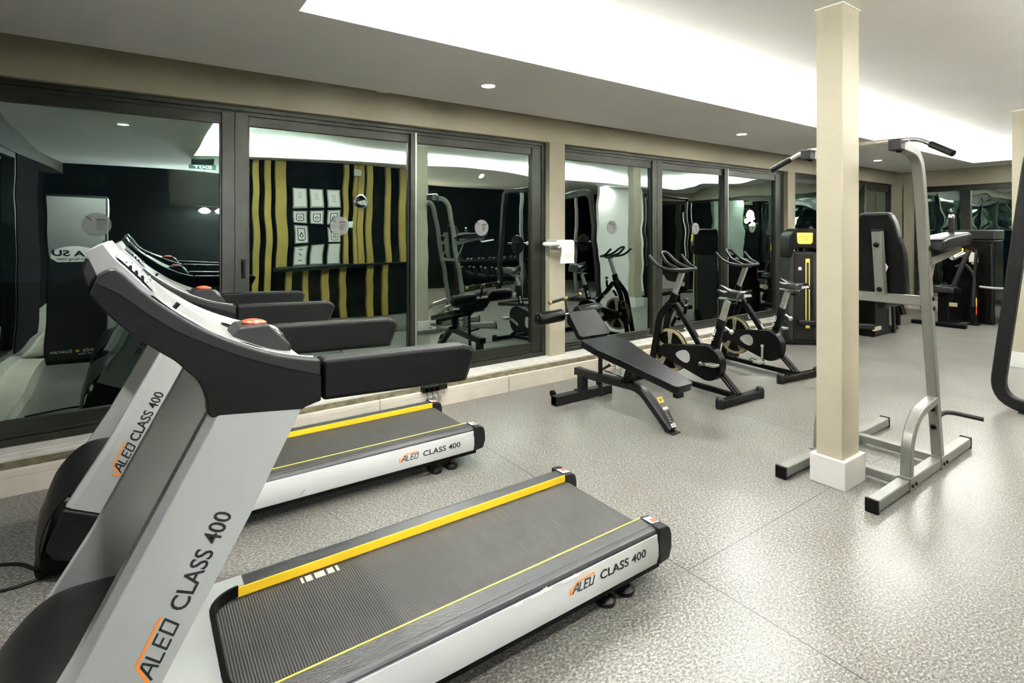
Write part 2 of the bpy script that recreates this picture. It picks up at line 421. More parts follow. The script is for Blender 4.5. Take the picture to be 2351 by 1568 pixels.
# wide stiles at the closing ends of the sliding sashes
struct(MB().box(3.345, 3.46, 4.395, 4.47, .262, 2.355).build('trim_3', FRAME, bevel=.003))
struct(MB().box(8.03, 8.20, 4.395, 4.47, .262, 2.355).build('trim_4', FRAME, bevel=.003))

# far wall (right)
struct(MB().box(XR, XR+.3, YB, 4.33, 2.34, ZC).build('wall_right', PAINT))
struct(MB().box(XR-.02, XR+.3, 4.03, 4.2, .18, 2.34).build('wall_pier', PAINT))
struct(MB().box(XR, XR+.3, YB, 4.2, .12, .18).build('trim_5', MARBLE)); struct(MB().box(XR-.06, XR-.03, YB, 4.2, 0, .13).build('baseboard_right', TILE))
struct(MB().box(XR-.03, XR+.1, YB, 4.2, 0, .12).build('trim_6', RECESS))
rw = struct(empty('window_4'))
f = MB(); f.box(XR+.06, XR+.16, YB, 4.03, 2.24, 2.34); f.box(XR+.06, XR+.16, YB, 4.03, .18, .27)
f.box(XR+.06, XR+.16, 3.98, 4.03, .27, 2.24)
for a, b in ((3.17, 3.32), (1.9, 2.05), (.6, .75), (-.8, -.65), (-2.2, -2.05)): f.box(XR+.055, XR+.16, a, b, .27, 2.24)
f.build('frame', FRAME, rw, bevel=.003)
for a, b in ((3.32, 3.98), (2.05, 3.17), (.75, 1.9), (-.65, .6), (-2.05, -.8)):
    MB().box(XR+.10, XR+.105, a, b, .27, 2.24).build('pane', GLASS, rw)
# left wall (seen only in the glass)
struct(MB().box(X0-.4, X0-.05, YB, 4.33, 2.36, ZC).build('wall_left', mat('dark_olive_paint', (.06, .056, .04), .6, noise=.1)))
struct(MB().box(X0-.4, X0-.05, 2.42, 2.53, .18, 2.36).build('wall_pier', PAINT)); struct(MB().box(X0-.4, X0-.05, -.6, 1.0, .18, 2.36).build('wall_pier', DARKW))
struct(MB().box(X0-.4, X0+.02, YB, 4.13, .13, .18).build('trim_7', MARBLE)); struct(MB().box(X0-.4, -.77, YB, 4.1, 0, .13).build('baseboard_left', TILE))
lw = struct(empty('window_5'))
f = MB()
for z0, z1 in ((.18, .27), (2.26, 2.36)): f.box(X0-.16, X0-.06, 1.0, 4.2, z0, z1)
for a, b in ((1.0, 1.06), (2.36, 2.42), (2.53, 2.59), (3.5, 3.6), (4.1, 4.2)): f.box(X0-.16, X0-.06, a, b, .27, 2.26)
f.build('frame', FRAME, lw)
for a, b in ((1.06, 2.36), (2.59, 3.5), (3.6, 4.1)): MB().box(X0-.12, X0-.115, a, b, .27, 2.26).build('pane', GLASS, lw)
# back of the room
struct(MB().box(X0-.4, XR+.4, YB-.2, YB, 0, ZC).build('wall_front', DARKW))
struct(MB().box(X0-.4, X0-.3, YB, 1.0, 0, 2.4).build('wall_left_low', DARKW))
# dark ground and night outside
struct(MB().box(-8, 30, 4.63, 22, -.12, -.06).build('ground', mat('outside_paving', (.05, .05, .045), .8, noise=.3)))

def column(name, x0, x1, y0, y1, label):
    r = empty(name, ((x0+x1)/2, (y0+y1)/2, 0)); r['kind'] = 'structure'
    a, b = (x1-x0)/2, (y1-y0)/2
    MB().box(-a+.025, a-.025, -b+.025, b-.025, .1, ZC).build('shaft', CREAM, r, bevel=.006)
    MB().box(-a, a, -b, b, 0, .165).build('plinth', WPLAST, r, bevel=.003)
    MB().box(-a+.02, a-.02, -b+.02, b-.02, ZC-.006, ZC).build('sealant_line', WPLAST, r)
    return r
column('column', 3.33, 3.60, 1.415, 1.612, '')
column('column', 7.935, 8.2, 1.50, 1.70, '')

# ------------------------------------------------------------------ lamps
def downlight(loc, label, on=True, power=14):
    r = empty('downlight', loc, 0, label, 'ceiling light', 'recessed downlights in the soffit')
    MB().lathe([(.064, 0), (.062, -.004), (.052, -.004), (.050, .012)], None, 28).build('trim_ring', WPLAST, r, smooth=True)
    MB().lathe([(.050, -.001), (.0495, -.0022)], None, 28).build('lens', mat('lamp_lens', (1, .98, .93), .4, emit=28) if on else WPLAST, r)
    l = bpy.data.lights.new('downlight_lamp', 'SPOT'); l.energy = power*4; l.spot_size = R(150); l.spot_blend = .8; l.shadow_soft_size = .04; l.color = (1, .99, .965)
    o = bpy.data.objects.new('downlight_lamp', l); C.objects.link(o); o.parent = r; o.location = (0, 0, -.012)
    return r
DL = [((2.25, 3.52, ZS), 'bright round downlight in the soffit above the gap between treadmills and bench'),
      ((5.80, 3.58, ZS), 'bright round downlight in the soffit above the black exercise bikes'),
      ((9.75, 3.66, ZS), 'small dim downlight in the far soffit beyond the cream column'),
      ((-.10, 1.72, ZS), 'downlight in the left soffit, mirrored in the dark left pane'),
      ((2.4, -.62, ZS), 'downlight above the mustard slats, mirrored in the second pane'),
      ((5.9, -.62, ZS), 'downlight of the opposite soffit mirrored in the pane behind the bikes'),
      ((9.5, -.62, ZS), 'downlight of the opposite soffit mirrored furthest from the slats')]
for i, (p, lb) in enumerate(DL): downlight(p, lb, power=2 if i == 2 else 10)
tag(MB().box(1.60, 1.69, 4.175, 4.19, 2.625, 2.64).build('ceiling_clip', WPLAST, bevel=.003), 'tiny white plastic clip at the soffit edge above the sliding window', 'clip')
# ------------------------------------------------------------------ treadmills
TW = .70
def logo(M, h, mb_black, mb_orange, worn=False):
    """orange tick with a bar over four squared italic letters, letter height h"""
    sh = .28
    S = lambda pts: [((x+y*sh)*h, y*h) for x, y in pts]
    o = [S([(-.55, .75), (-.42, .02), (-.30, .0), (.25, 1.05), (.45, 1.25), (3.2, 1.25)])]
    A = [S([(.0, 0), (.42, .95), (.62, .95), (.78, 0)]), S([(.22, .36), (.70, .36)])]
    L = [S([(1.0, .95), (1.0, 0), (1.55, 0)])]
    Ee = [S([(2.35, .95), (1.8, .95), (1.8, 0), (2.35, 0)]), S([(1.8, .48), (2.25, .48)])]
    O = [S([(2.62, .95), (2.62, 0), (3.25, 0), (3.25, .95)])] if worn else [S([(2.62, .95), (2.62, 0), (3.25, 0), (3.25, .95), (2.62, .95)])]
    stroke_mb(A+L+Ee+O, h*.13, M, mb=mb_black); stroke_mb(o, h*.16, M, depth=.0006, mb=mb_orange)
def decal(parent, origin, ex, ey, h, worn=False, gap=3.75, blacktext=INK, tl=.22, cap=.036):
    M = frameM(origin, ex, ey); b, o = MB(), MB(); logo(M, h, b, o, worn)
    b.build('logo_letters', blacktext, parent); o.build('logo_tick', ORANGE, parent)
    T = M @ Matrix.Translation((gap*h, 0, 0)); text_fit('CLASS 400', tl, cap, T).build('model_lettering', blacktext, parent)

def spl(pts, n=6):
    """smooth curve through 2-D points (Catmull-Rom)"""
    P = [pts[0]]+list(pts)+[pts[-1]]; out = []
    for i in range(1, len(P)-2):
        for k in range(n):
            t = k/n; out.append(tuple(.5*((2*P[i][d])+(-P[i-1][d]+P[i+1][d])*t+(2*P[i-1][d]-5*P[i][d]+4*P[i+1][d]-P[i+2][d])*t*t+(-P[i-1][d]+3*P[i][d]-3*P[i+1][d]+P[i+2][d])*t**3) for d in (0, 1)))
    out.append(tuple(pts[-1])); return out

def make_treadmill(worn, label):
    r = empty('treadmill', (0, 1.49, 0), 0, label, 'treadmill', 'silver and black treadmills')
    Z0, Z1 = .245, .10
    # deck: belt with its wrap at the rear, under board, rollers
    rows = []
    path = [(.19, .214), (.6, .214), (1.2, .214), (1.80, .214)] + [(1.80+.036*math.sin(a), .178+.036*math.cos(a)) for a in [PI*k/8 for k in range(1, 9)]] + [(1.2, .142), (.3, .142)]
    for x, z in path: rows.append([(x, .098, z), (x, .34, z), (x, .602, z)])
    MB().grid(rows).build('running_belt', BELT, r, smooth=True)
    MB().box(.2, 1.76, .11, .59, .15, .205).build('deck_board', RUBBER, r)
    MB().cyl((1.80, .04, .178), (1.80, .66, .178), .033, 20).build('rear_roller', BLACKM, r, smooth=True)
    b = MB()
    for x0, x1 in ((.498, .507), (.515, .538), (.548, .584), (.594, .617), (.626, .636)): b.box(x0, x1, .548, .584, .2141, .2148)
    b.build('belt_emblem', mat('worn_white_print', (.78, .70, .58), .6, noise=.35, nscale=90), r)
    for s in (0, 1):
        Y = (lambda y: y) if s == 0 else (lambda y: TW-y)
        def bx(m, x0, x1, ya, yb, z0, z1): a, c = sorted((Y(ya), Y(yb))); return m.box(x0, x1, a, c, z0, z1)
        # top rail
        prof = [(Y(.004), .222), (Y(.012), .238), (Y(.022), .243), (Y(.034), .244), (Y(.036), .247), (Y(.098), .247), (Y(.098), .216), (Y(.01), .20)]
        MB().prism(prof, .30, 1.815, 'x').build('foot_rail', RAILM, r)
        bx(MB(), .29, 1.80, .0975, .1035, .2155 if s else .21, .249).build('yellow_strip', YELLOW if s else YELLOWP, r, bevel=.001)
        sk = [(Y(.003), .224), (Y(-.004), .18), (Y(-.004), .135), (Y(.006), .098), (Y(.03), .092), (Y(.03), .222)]
        skm = MB()
        skm.prism(sk, .02, 1.80, 'x')
        skirt = skm.build('side_skirt', SKIRT, r, bevel=.003)
        if s == 0 and worn:
            for xa, xb, hh in ((1.055, 1.09, .005), (1.128, 1.222, .017), (1.268, 1.352, .011)):
                n = int((xb-xa)/.0045); pk = .72 if hh > .01 else .6; q = []
                for k in range(n+1):
                    t = k/n; e = (t/pk if t < pk else (1-t)/(1-pk))**1.3; q.append((xa+(xb-xa)*t, .2225+hh*e*(.55+.45*random.random())+.0008))
                MB().prism([(xa, .220)]+q+[(xb, .220)], -.0048, -.0036, 'y').build('scuff', WINK, skirt)
        if s == 0: decal(skirt, (1.318, -.0056, .163) if worn else (1.295, -.0046, .150), (1, 0, 0), (0, 0, 1), .031, worn, gap=4.5, tl=.26, cap=.032)
        else: decal(skirt, (1.72, TW+.0045, .148), (-1, 0, 0), (0, 0, 1), .031, gap=4.5, tl=.26, cap=.032)
        if s == 0 and not worn:
            MB().sweep([(.72, -.0046, .118), (.745, -.0046, .138)], [(.001, .0003), (-.001, .0003), (-.001, -.0003), (.001, -.0003)]).build('scratch', INK, skirt)
        # rear cap
        cp = [(1.80, .096), (1.865, .104), (1.882, .15), (1.880, .205), (1.872, .232), (1.855, .246), (1.80, .252), (1.795, .20)]
        c = MB(); ya, yb = sorted((Y(-.008), Y(.105))); c.prism(cp, ya, yb, 'y')
        cap = c.build('rear_cap', GREYP, r, bevel=.008, seg=3)
        l = MB(); a, e = sorted((Y(.035), Y(.085))); l.prism([(1.80, .2535), (1.846, .2485), (1.846, .2492), (1.80, .2542)], a, e, 'y'); st = l.build('label', WINK, cap)
        a, e = sorted((Y(.038), Y(.066))); MB().prism([(1.815, .2528), (1.844, .2494), (1.844, .2499), (1.815, .2534)], a, e, 'y').build('red_square', REDST, st)
        bx(MB(), .1, 1.82, .012, .05, .075, .098).build('frame_rail', BLACKM, r)
        for x in (1.555, 1.665):
            f = MB(); f.cyl((x, Y(.062), .0), (x, Y(.062), .016), .037, 24, .040); f.cyl((x, Y(.062), .016), (x, Y(.062), .03), .036, 24, .02); f.cyl((x, Y(.062), .03), (x, Y(.062), .09), .009, 12)
            f.build('leveling_foot', RUBBER, r, smooth=True)
        # upright post
        up = [(.151, 1.06), (.365, 1.03), (.242, .787), (.055, .452), (-.062, .24), (-.247, .331), (-.114, .551)]
        m = MB(); a, e = sorted((Y(0), Y(.055)))
        out = Y(0); inn = Y(.055); g = .022   # chamfer along the front edge
        A = [m.bm.verts.new((x, out, z)) for x, z in [(.151+g, 1.06), (.365, 1.03), (.242, .787), (.055, .452), (-.062, .24), (-.247+g, .322), (-.114+g, .551)]]
        B = [m.bm.verts.new((x, inn, z)) for x, z in up]
        F2 = [m.bm.verts.new((x, Y(.016), z)) for x, z in [(.151, 1.06), (-.247, .331), (-.114, .551)]]
        m.bm.faces.new(A); m.bm.faces.new(B)
        for i in range(4): m.bm.faces.new([A[i], A[i+1], B[i+1], B[i]])
        m.bm.faces.new([A[0], B[0], F2[0]]); m.bm.faces.new([A[4], A[5], F2[1], B[5], B[4]])
        m.bm.faces.new([A[5], A[6], F2[2], F2[1]]); m.bm.faces.new([A[6], A[0], F2[0], F2[2]])
        m.bm.faces.new([F2[1], F2[2], B[6], B[5]]); m.bm.faces.new([F2[2], F2[0], B[0], B[6]])
        post = m.build('upright', SILVER, r, bevel=.003)
        if s == 0: decal(post, (.031, -.0006, .465) if worn else (-.052, -.0006, .436), (.45, 0, .893), (-.893, 0, .45), .036, gap=4.1 if worn else 3.9, tl=.225, cap=.040)
        else: decal(post, (.16, TW+.0006, .83), (-.475, 0, -.88), (.88, 0, -.475), .034, gap=3.9, tl=.22, cap=.038)
        # black foot of the upright
        m = MB(); a, e = sorted((Y(-.006), Y(.055)))
        m.prism([(-.255, .332), (-.058, .236), (.0, .20), (.02, .10), (-.226, .096), (-.285, .12), (-.31, .17)], a, e)
        ft = m.build('upright_foot', HOODM, r, bevel=.012, seg=3)
        a2 = Y(-.0066); MB().sweep([(-.262, a2, .30), (-.05, a2, .20)], [(.0016, .001), (-.0016, .001), (-.0016, -.001), (.0016, -.001)]).build('groove', GREYP, ft)
        MB().cyl((-.16, Y(-.0075), .215), (-.16, Y(.0), .215), .008, 16).build('screw_cap', RUBBER, ft)
        # console side panel
        top = spl([(-.068, 1.398), (-.036, 1.415), (.011, 1.365), (.053, 1.325), (.098, 1.288), (.144, 1.255), (.209, 1.218), (.277, 1.187), (.331, 1.168), (.388, 1.154), (.414, 1.149)], 3)
        bot = [(.414, 1.036), (.385, 1.034), (.365, 1.022), (.345, 1.022), (.153, 1.043)] + spl([(.143, 1.056), (.142, 1.082), (.134, 1.112), (.122, 1.139), (.101, 1.164), (.077, 1.192), (.042, 1.221), (-.017, 1.275), (-.057, 1.322), (-.082, 1.36)], 3)
        a, e = sorted((Y(0), Y(.05)))
        pn = MB().prism(top+bot, a, e).build('console_side', GREYP if s == 0 else BLACKP, r, bevel=.007, seg=3)
        gr = spl([(-.072, 1.384), (-.03, 1.358), (.025, 1.308), (.083, 1.261), (.176, 1.207), (.277, 1.158), (.414, 1.107)], 4)
        MB().sweep([(x, Y(-.0004), z) for x, z in gr], [(.001, .0012), (-.001, .0012), (-.001, -.0012), (.001, -.0012)]).build('groove', BLACKM, pn)
        lo = [(x, z) for x, z in gr]; mb = MB(); mb.prism([p for p in lo] + [(.413, 1.04), (.36, 1.026), (.158, 1.05)] + [(x+.004, z+.001) for x, z in bot[5:]], min(Y(-.0006), Y(.004)), max(Y(-.0006), Y(.004)))
        mb.build('lower_panel', BLACKP, pn)
        # handrail
        hp = [(.418, 1.149), (.865, 1.134), (.890, 1.125), (.903, 1.104), (.868, 1.022), (.855, 1.018), (.418, 1.036)]
        a, e = sorted((Y(0), Y(.072)))
        hr = MB().prism(hp, a, e).build('handrail', BLACKP, r, bevel=.016, seg=4)
        ec = MB().prism([(.880, 1.13), (.892, 1.126), (.906, 1.104), (.872, 1.02), (.860, 1.018), (.888, 1.10)], a+.004, e-.004).build('end_cap', GREYP, hr, bevel=.004)
    MB().box(1.80, 1.872, .097, .603, .10, .135).build('rear_underplate', BLACKM, r)
    # cross frame below
    for x in (1.35, .5): MB().box(x, x+.07, .05, .65, .07, .14).build('cross_member', BLACKM, r)
    for y in (.06, .60): MB().cyl((-.2, y, .045), (-.2, y+.04, .045), .045, 24).build('wheel', RUBBER, r, smooth=True)
    # silver shroud round the front of the belt
    def notch(y):
        t = min(abs(y-.095), abs(y-.605)); r_ = .10
        if y < .095 or y > .605: return .315
        return .205 + (0 if t > r_ else (r_ - math.sqrt(max(0, r_*r_-(r_-t)**2))))
    def zf(x): return .250 + (.13*((.19-x)/.24)**1.6 if x < .19 else 0)
    rows = []
    ys = [.03, .05, .07, .0945] + [.0955, .098, .102, .11, .12, .135, .155, .18] + [.2+.03*k for k in range(11)] + [.52, .545, .565, .58, .59, .598, .602, .6045, .6055, .63, .65, .67]
    for y in ys:
        xe = notch(y); rows.append([(-.05+(xe+.05)*k/10, y, zf(-.05+(xe+.05)*k/10)) for k in range(11)])
    MB().grid(rows, .004).build('deck_shroud', SILVER, r, smooth=True, ang=50)
    gp = [(notch(y), y, .246) for y in ys if .0955 <= y <= .6045]
    MB().sweep(gp, [(.010, .008), (-.028, .008), (-.028, -.004), (.006, -.007)], (0, 0, 1)).build('belt_gasket', BLACKP, r, smooth=True, ang=60)
    # motor hood
    def hoodz(x, t, prof):
        for (a, b) in zip(prof, prof[1:]):
            if a[0] <= x <= b[0]: return a[1]+(b[1]-a[1])*(x-a[0])/(b[0]-a[0])
    side = spl([(-.335, .10), (-.336, .16), (-.325, .225), (-.295, .30), (-.245, .362), (-.19, .392), (-.10, .395), (-.02, .385), (.03, .352)], 3)
    rows = []
    for k in range(15):
        t = k/14; bl = (1-abs(2*t-1)**3); y = .045+.61*t
        rows.append([(x-.035*bl*(1 if i < len(side)*.55 else 0)*(1-i/(len(side)*.55)), y, z+.055*bl*min(1, i/8)) for i, (x, z) in enumerate(side)])
    h = MB().grid(rows, .006).build('motor_hood', HOODM, r, smooth=True, ang=50)
    # recessed grey face of the hood seen beside the upright, name plates low on the nose
    MB().grid([[(x-.034, y, z+.012) for x, z in side[4:9]] for y in (.30, .35, .40)], .002).build('label', GOLD, h)
    MB().prism([(-.335, .05), (-.335, .115), (.3, .10), (.3, .06)], .06, .64).build('belly_pan', BLACKM, r)
    # console: dash liner and display slab
    mid = [(-.092, 1.453), (-.060, 1.470), (-.039, 1.436), (-.016, 1.411), (.012, 1.378), (.036, 1.347), (.07, 1.312), (.11, 1.272), (.16, 1.232), (.22, 1.196), (.28, 1.165), (.33, 1.142), (.375, 1.128), (.405, 1.125)]
    edge = [(-.090, 1.44), (-.062, 1.455), (-.036, 1.428), (-.010, 1.400), (.014, 1.372), (.050, 1.337), (.082, 1.308), (.118, 1.280), (.165, 1.246), (.224, 1.213), (.282, 1.187), (.332, 1.169), (.378, 1.158), (.405, 1.153)]
    rows = []
    ys = [(.045, 0), (.052, .15), (.062, .55), (.075, .85), (.10, 1), (.35, 1), (.60, 1), (.625, .85), (.638, .55), (.648, .15), (.655, 0)]
    me, ee = spl(mid, 3), spl(edge, 3)
    for y, k in ys: rows.append([(a[0]*(1-k)+b[0]*k, y, a[1]*(1-k)+b[1]*k) for a, b in zip(ee, me)])
    d = MB().grid(rows, .004).build('dashboard', DASHM, r, smooth=True, ang=45)
    # head side cheeks, silver
    for yy in (.045, .651):
        MB().prism([(-.092, 1.453), (-.060, 1.470), (-.039, 1.436), (-.016, 1.411), (.012, 1.378), (.036, 1.345), (.0, 1.352), (-.036, 1.402), (-.066, 1.385)], yy, yy+.004).build('head_cheek', DASHM, r, bevel=.001)
    # display window, key rows, vents on the display face
    def on(i0, f=1.0): return mid[i0]
    MB().grid([[(x+.0024, y, z+.0032) for x, z in mid[2:6]] for y in (.10, .35, .60)]).build('display_panel', mat('display_glass', (.30, .31, .31), .25), d, smooth=True)
    for j in range(6):
        x, z = -.02+.011*j, 1.4205-.0128*j; y = .16 if j % 2 == 0 else .40
        MB().box(x-.002, x+.004, y, y+.13, z-.002, z+.0032).build('key_row', mat('key_grey', (.16, .16, .16), .4), d, bevel=.001)
    v = MB()
    for j in range(3): v.box(-.012+.012*j, -.006+.012*j, .09, .16, 1.404-.0135*j, 1.414-.0135*j)
    v.build('speaker_slots', BLACKM, d)
    # accessory tray between the panels and the stop pod with the safety clip
    MB().prism([(-.09, 1.445), (-.060, 1.455), (.012, 1.36), (.11, 1.255), (.22, 1.18), (.33, 1.128), (.405, 1.11), (.405, 1.09), (.30, 1.09), (.16, 1.12), (.10, 1.165), (.042, 1.221), (-.017, 1.275), (-.057, 1.322), (-.088, 1.36), (-.100, 1.41)], .046, .654).build('console_back', GREYP, r, bevel=.006)
    pod = MB().prism([(.235, 1.185), (.255, 1.212), (.335, 1.214), (.40, 1.145), (.40, 1.12), (.235, 1.12)], .28, .42).build('stop_pod', GREYP, r, bevel=.008, seg=3)
    MB().ball((.305, .35, 1.214), .032, 20, 1.15, .95, .34, Matrix.Rotation(R(6), 4, 'Y')).build('stop_button', RED, pod, smooth=True)
    MB().ball((.362, .35, 1.180), .028, 16, 1, 1.1, .5, Matrix.Rotation(R(45), 4, 'Y')).build('key_socket', DASHM, pod, smooth=True)
    MB().tube(fillet([(.34, .33, 1.197), (.37, .30, 1.19), (.39, .31, 1.155), (.40, .35, 1.15)], .02), .002, 8).build('safety_cord', CHROME, pod, smooth=True)
    for y in (.16, .54): MB().lathe([(.036, -.02), (.038, 0), (.041, .004), (.036, .004), (.034, -.016)], Matrix.Translation((.27, y, 1.172)) @ Matrix.Rotation(R(24), 4, 'Y'), 24).build('cup_holder', BLACKP, d, smooth=True)
    m = MB(); m.rtube([(.09, .10, 1.318), (.075, .10, 1.30)], .02, .01, (0, 1, 0)); m.build('key_clip', BLACKP, d, smooth=True)
    return r
tm1 = make_treadmill(True, 'nearest treadmill, its pale side skirt scuffed above the lettering, in the foreground')
tm2 = make_treadmill(False, 'second treadmill with an unscuffed skirt, close to the window curb')
tm2.location = (0, 2.94, 0); tm2.scale = (.985,)*3
# ------------------------------------------------------------------ exercise bikes
def make_bike(label, crank_deg):
    r = empty('exercise_bike', (0,0,0), 0, label, 'exercise bike', 'black exercise bikes facing the windows')
    X = (1, 0, 0)
    def rt(name, path, w_, h_, m=BLACKM, par=None, side=X, bev=.002): return MB().rtube(path, w_, h_, side).build(name, m, par or r, bevel=0, smooth=True, ang=25)
    for y, nm in ((0, 'rear_stabilizer'), (1.0, 'front_stabilizer')):
        st = MB().box(-.265, .265, y-.035, y+.035, .012, .068).build(nm, BLACKM, r, bevel=.004)
        for x in (-.285, .285):
            MB().lathe([(.036, .0), (.037, .06), (.034, .078), (.028, .09), (.012, .098)], Matrix.Translation((x, y, 0)), 20).build('end_foot', HOODM, st, smooth=True, ang=50)
    rt('floor_rail', [(0, .03, .045), (0, .97, .045)], .05, .045)
    rt('rear_leg', [(0, .02, .06), (0, .30, .30)], .055, .05)
    lg = rt('rear_leg_trim', [(-.0285, .03, .075), (-.0285, .22, .235)], .002, .008, TOWERM)
    st = rt('seat_tube', [(0, .33, .22), (0, .185, .69)], .045, .075)
    rt('seat_collar', [(0, .20, .645), (0, .183, .70)], .05, .082, HOODM)
    rt('seat_post', [(0, .19, .68), (0, .128, .872)], .032, .055, GALV)
    text_fit('M 625', .115, .035, frameM((-.0235, .262, .50), (0, -.30, .954), (0, .954, .30)), bold=.02).build('model_lettering', WINK, st)
    kn = MB(); kn.cyl((0, .15, .635), (0, .085, .60), .010, 14); kn.cyl((0, .10, .608), (0, .08, .597), .021, 18)
    kn.build('seat_knob', GALV, r, smooth=True, ang=40)
    rt('seat_slider', [(0, .21, .892), (0, .0, .892)], .03, .018, GALV)
    MB().cyl((0, .06, .86), (0, .06, .845), .024, 16).build('slider_knob', BLACKM, r, smooth=True)
    # saddle
    rows = []
    for k in range(17):
        t = k/16; y = -.07+.275*t; hw = .088*(1-t)**.75*(1.0 if t < .55 else 1)+.02; hw = .095 if t < .12 else hw+.012*(1-t)
        if t < .06: hw = .07
        zt = .965 + .035*t + .01*math.cos(t*PI*2)
        row = []
        for j in range(13):
            a = PI*j/12; row.append((-hw*math.cos(a), y, zt - .03 + (.032-.012*abs(math.cos(a))**3)*math.sin(a)**.6 - (.03*abs(math.cos(a))**6)))
        rows.append(row)
    MB().grid(rows, .014).build('saddle', VINYL, r, smooth=True, ang=60)
    MB().prism([(-.075, .925), (.06, .925), (.16, .955), (.19, .972), (.1, .965), (-.07, .95)], -.055, .055, 'x').build('saddle_shell', mat('grey_shell', (.35, .35, .36), .35), r, bevel=.016, seg=3)
    MB().tube([(-.02, -.05, .93), (-.02, .0, .905), (-.02, .10, .905), (-.01, .17, .955)], .005, 8).tube([(.02, -.05, .93), (.02, .0, .905), (.02, .10, .905), (.01, .17, .955)], .005, 8).build('saddle_rails', CHROME, r, smooth=True)
    # frame
    tt = rt('main_tube', [(0, .70, .77), (0, .40, .40)], .05, .06)
    rt('tube_trim', [(-.0, .668, .772), (-.0, .395, .437)], .03, .006, TOWERM)
    a = frameM((-.027, .60, .592), (0, -.63, -.776), (0, -.776, .63))
    e = [[(.0, -.012), (.02, 0), (.0, .012)], [(.02, 0), (.045, 0)], [(.02, 0), (.008, .0)], [(.030, -.014), (.038, 0), (.030, .014)]]
    stroke_mb(e, .006, a @ Matrix.Translation((.03, 0, 0))).build('emblem', WINK, tt)
    rt('lower_tube', [(0, .44, .425), (0, .26, .43)], .045, .045)
    rt('head_tube', [(0, .79, .70), (0, .715, .885)], .05, .075)
    rt('handlebar_post', [(0, .735, .85), (0, .632, 1.10)], .034, .055, GALV)
    for x in (-.062, .062):
        rt('fork_blade', fillet([(x*.6, .74, .79), (x, .86, .66), (x, .90, .45), (x, .985, .07)], .16, 6), .02, .07)
    MB().box(-.06, .06, .71, .80, .74, .79).build('fork_crown', BLACKM, r, bevel=.01)
    # brake knob
    b = MB(); b.cyl((0, .60, .70), (0, .585, .785), .017, 16); b.build('brake_housing', BLACKM, r, smooth=True)
    b = MB(); b.lathe([(.019, 0), (.02, .02), (.015, .024)], Matrix.Translation((0, .588, .775)) , 18); b.build('brake_collar', CHROME, r, smooth=True, ang=40)
    b = MB(); b.cyl((0, .587, .79), (0, .583, .83), .008, 12); b.lathe([(.01, 0), (.026, .006), (.028, .016), (.018, .026), (.004, .029)], Matrix.Translation((0, .583, .822)), 20); b.build('brake_knob', HOODM, r, smooth=True, ang=40)
    MB().cyl((0, .76, .56), (0, .70, .66), .018, 14).build('brake_pad_holder', BLACKM, r, smooth=True)
    # flywheel
    fc = Vector((0, .77, .32)); T = Matrix.Translation(fc) @ Matrix.Rotation(R(90), 4, 'Y')
    fw = MB().lathe([(.03, -.016), (.200, -.016), (.212, -.010), (.212, .010), (.200, .016), (.03, .016)], T, 56).build('flywheel', BLACKM, r, smooth=True, ang=30)
    for s in (-1, 1):
        MB().lathe([(.182, .0), (.182, .006), (.209, .006), (.209, .0)], Matrix.Translation(fc+Vector((s*.0155, 0, 0))) @ Matrix.Rotation(R(90*s), 4, 'Y'), 56).build('rim_ring', GOLD, fw, smooth=True, ang=30)
        for k in range(5):
            an = R(72*k+20); d = Vector((0, math.cos(an), math.sin(an))); n = Vector((0, -d.z, d.y)); x0, x1 = s*.016, s*.023
            m = MB(); vs = []
            for xx in (x0, x1):
                for rr_, hw in ((.03, .020), (.11, .019), (.188, .033)): vs += [fc+Vector((xx, 0, 0))+d*rr_-n*hw, fc+Vector((xx, 0, 0))+d*rr_+n*hw]
            V = [m.bm.verts.new(v) for v in vs]
            for f in [(0,1,3,2),(2,3,5,4),(6,8,9,7),(8,10,11,9),(0,2,8,6),(2,4,10,8),(1,7,9,3),(3,9,11,5),(0,6,7,1),(4,5,11,10)]: m.bm.faces.new([V[i] for i in f])
            sp = m.build('spoke', GOLD, fw)
            m = MB(); x2 = s*.0245; vs = [fc+Vector((xx, 0, 0))+d*q+n*hw for xx in (x1, x2) for q, hw in ((.075, -.010), (.172, -.016), (.172, .016), (.075, .010))]
            V = [m.bm.verts.new(v) for v in vs]
            for f in [(0,1,2,3),(4,7,6,5),(0,4,5,1),(1,5,6,2),(2,6,7,3),(3,7,4,0)]: m.bm.faces.new([V[i] for i in f])
            m.build('grey_insert', GINS, sp)
    MB().cyl((-.05, fc.y, fc.z), (.05, fc.y, fc.z), .018, 18).cyl((-.04, fc.y, fc.z), (.04, fc.y, fc.z), .03, 18).build('hub', BLACKM, r, smooth=True)
    # chain guard, a teardrop from crank to hub
    c1, r1, c2, r2 = (.28, .300), .158, (.76, .325), .062
    al = math.asin((r1-r2)/math.dist(c1, c2)); base = math.atan2(c2[1]-c1[1], c2[0]-c1[0]); pts = []
    for k in range(25): a_ = base+PI/2-al+(2*PI-(PI-2*al))*k/24; pts.append((c1[0]+r1*math.cos(a_), c1[1]+r1*math.sin(a_)))
    for k in range(11): a_ = base-PI/2+al+(PI-2*al)*k/10; pts.append((c2[0]+r2*math.cos(a_), c2[1]+r2*math.sin(a_)))
    cg = MB().prism(pts, -.108, -.022, 'x').build('chain_guard', BLACKM, r, bevel=.010, seg=3)
    pl = [(.53+.078*math.cos(2*PI*k/28)*(1 if math.cos(2*PI*k/28) < 0 else 1.15), .318+.056*math.sin(2*PI*k/28)*(1-.35*math.cos(2*PI*k/28))) for k in range(28)]
    MB().prism(pl, -.110, -.1075, 'x').build('badge', SILVER, cg, bevel=.001)
    MB().cyl((-.116, .32, .29), (.09, .32, .29), .022, 20).build('crank_axle', BLACKM, r, smooth=True)
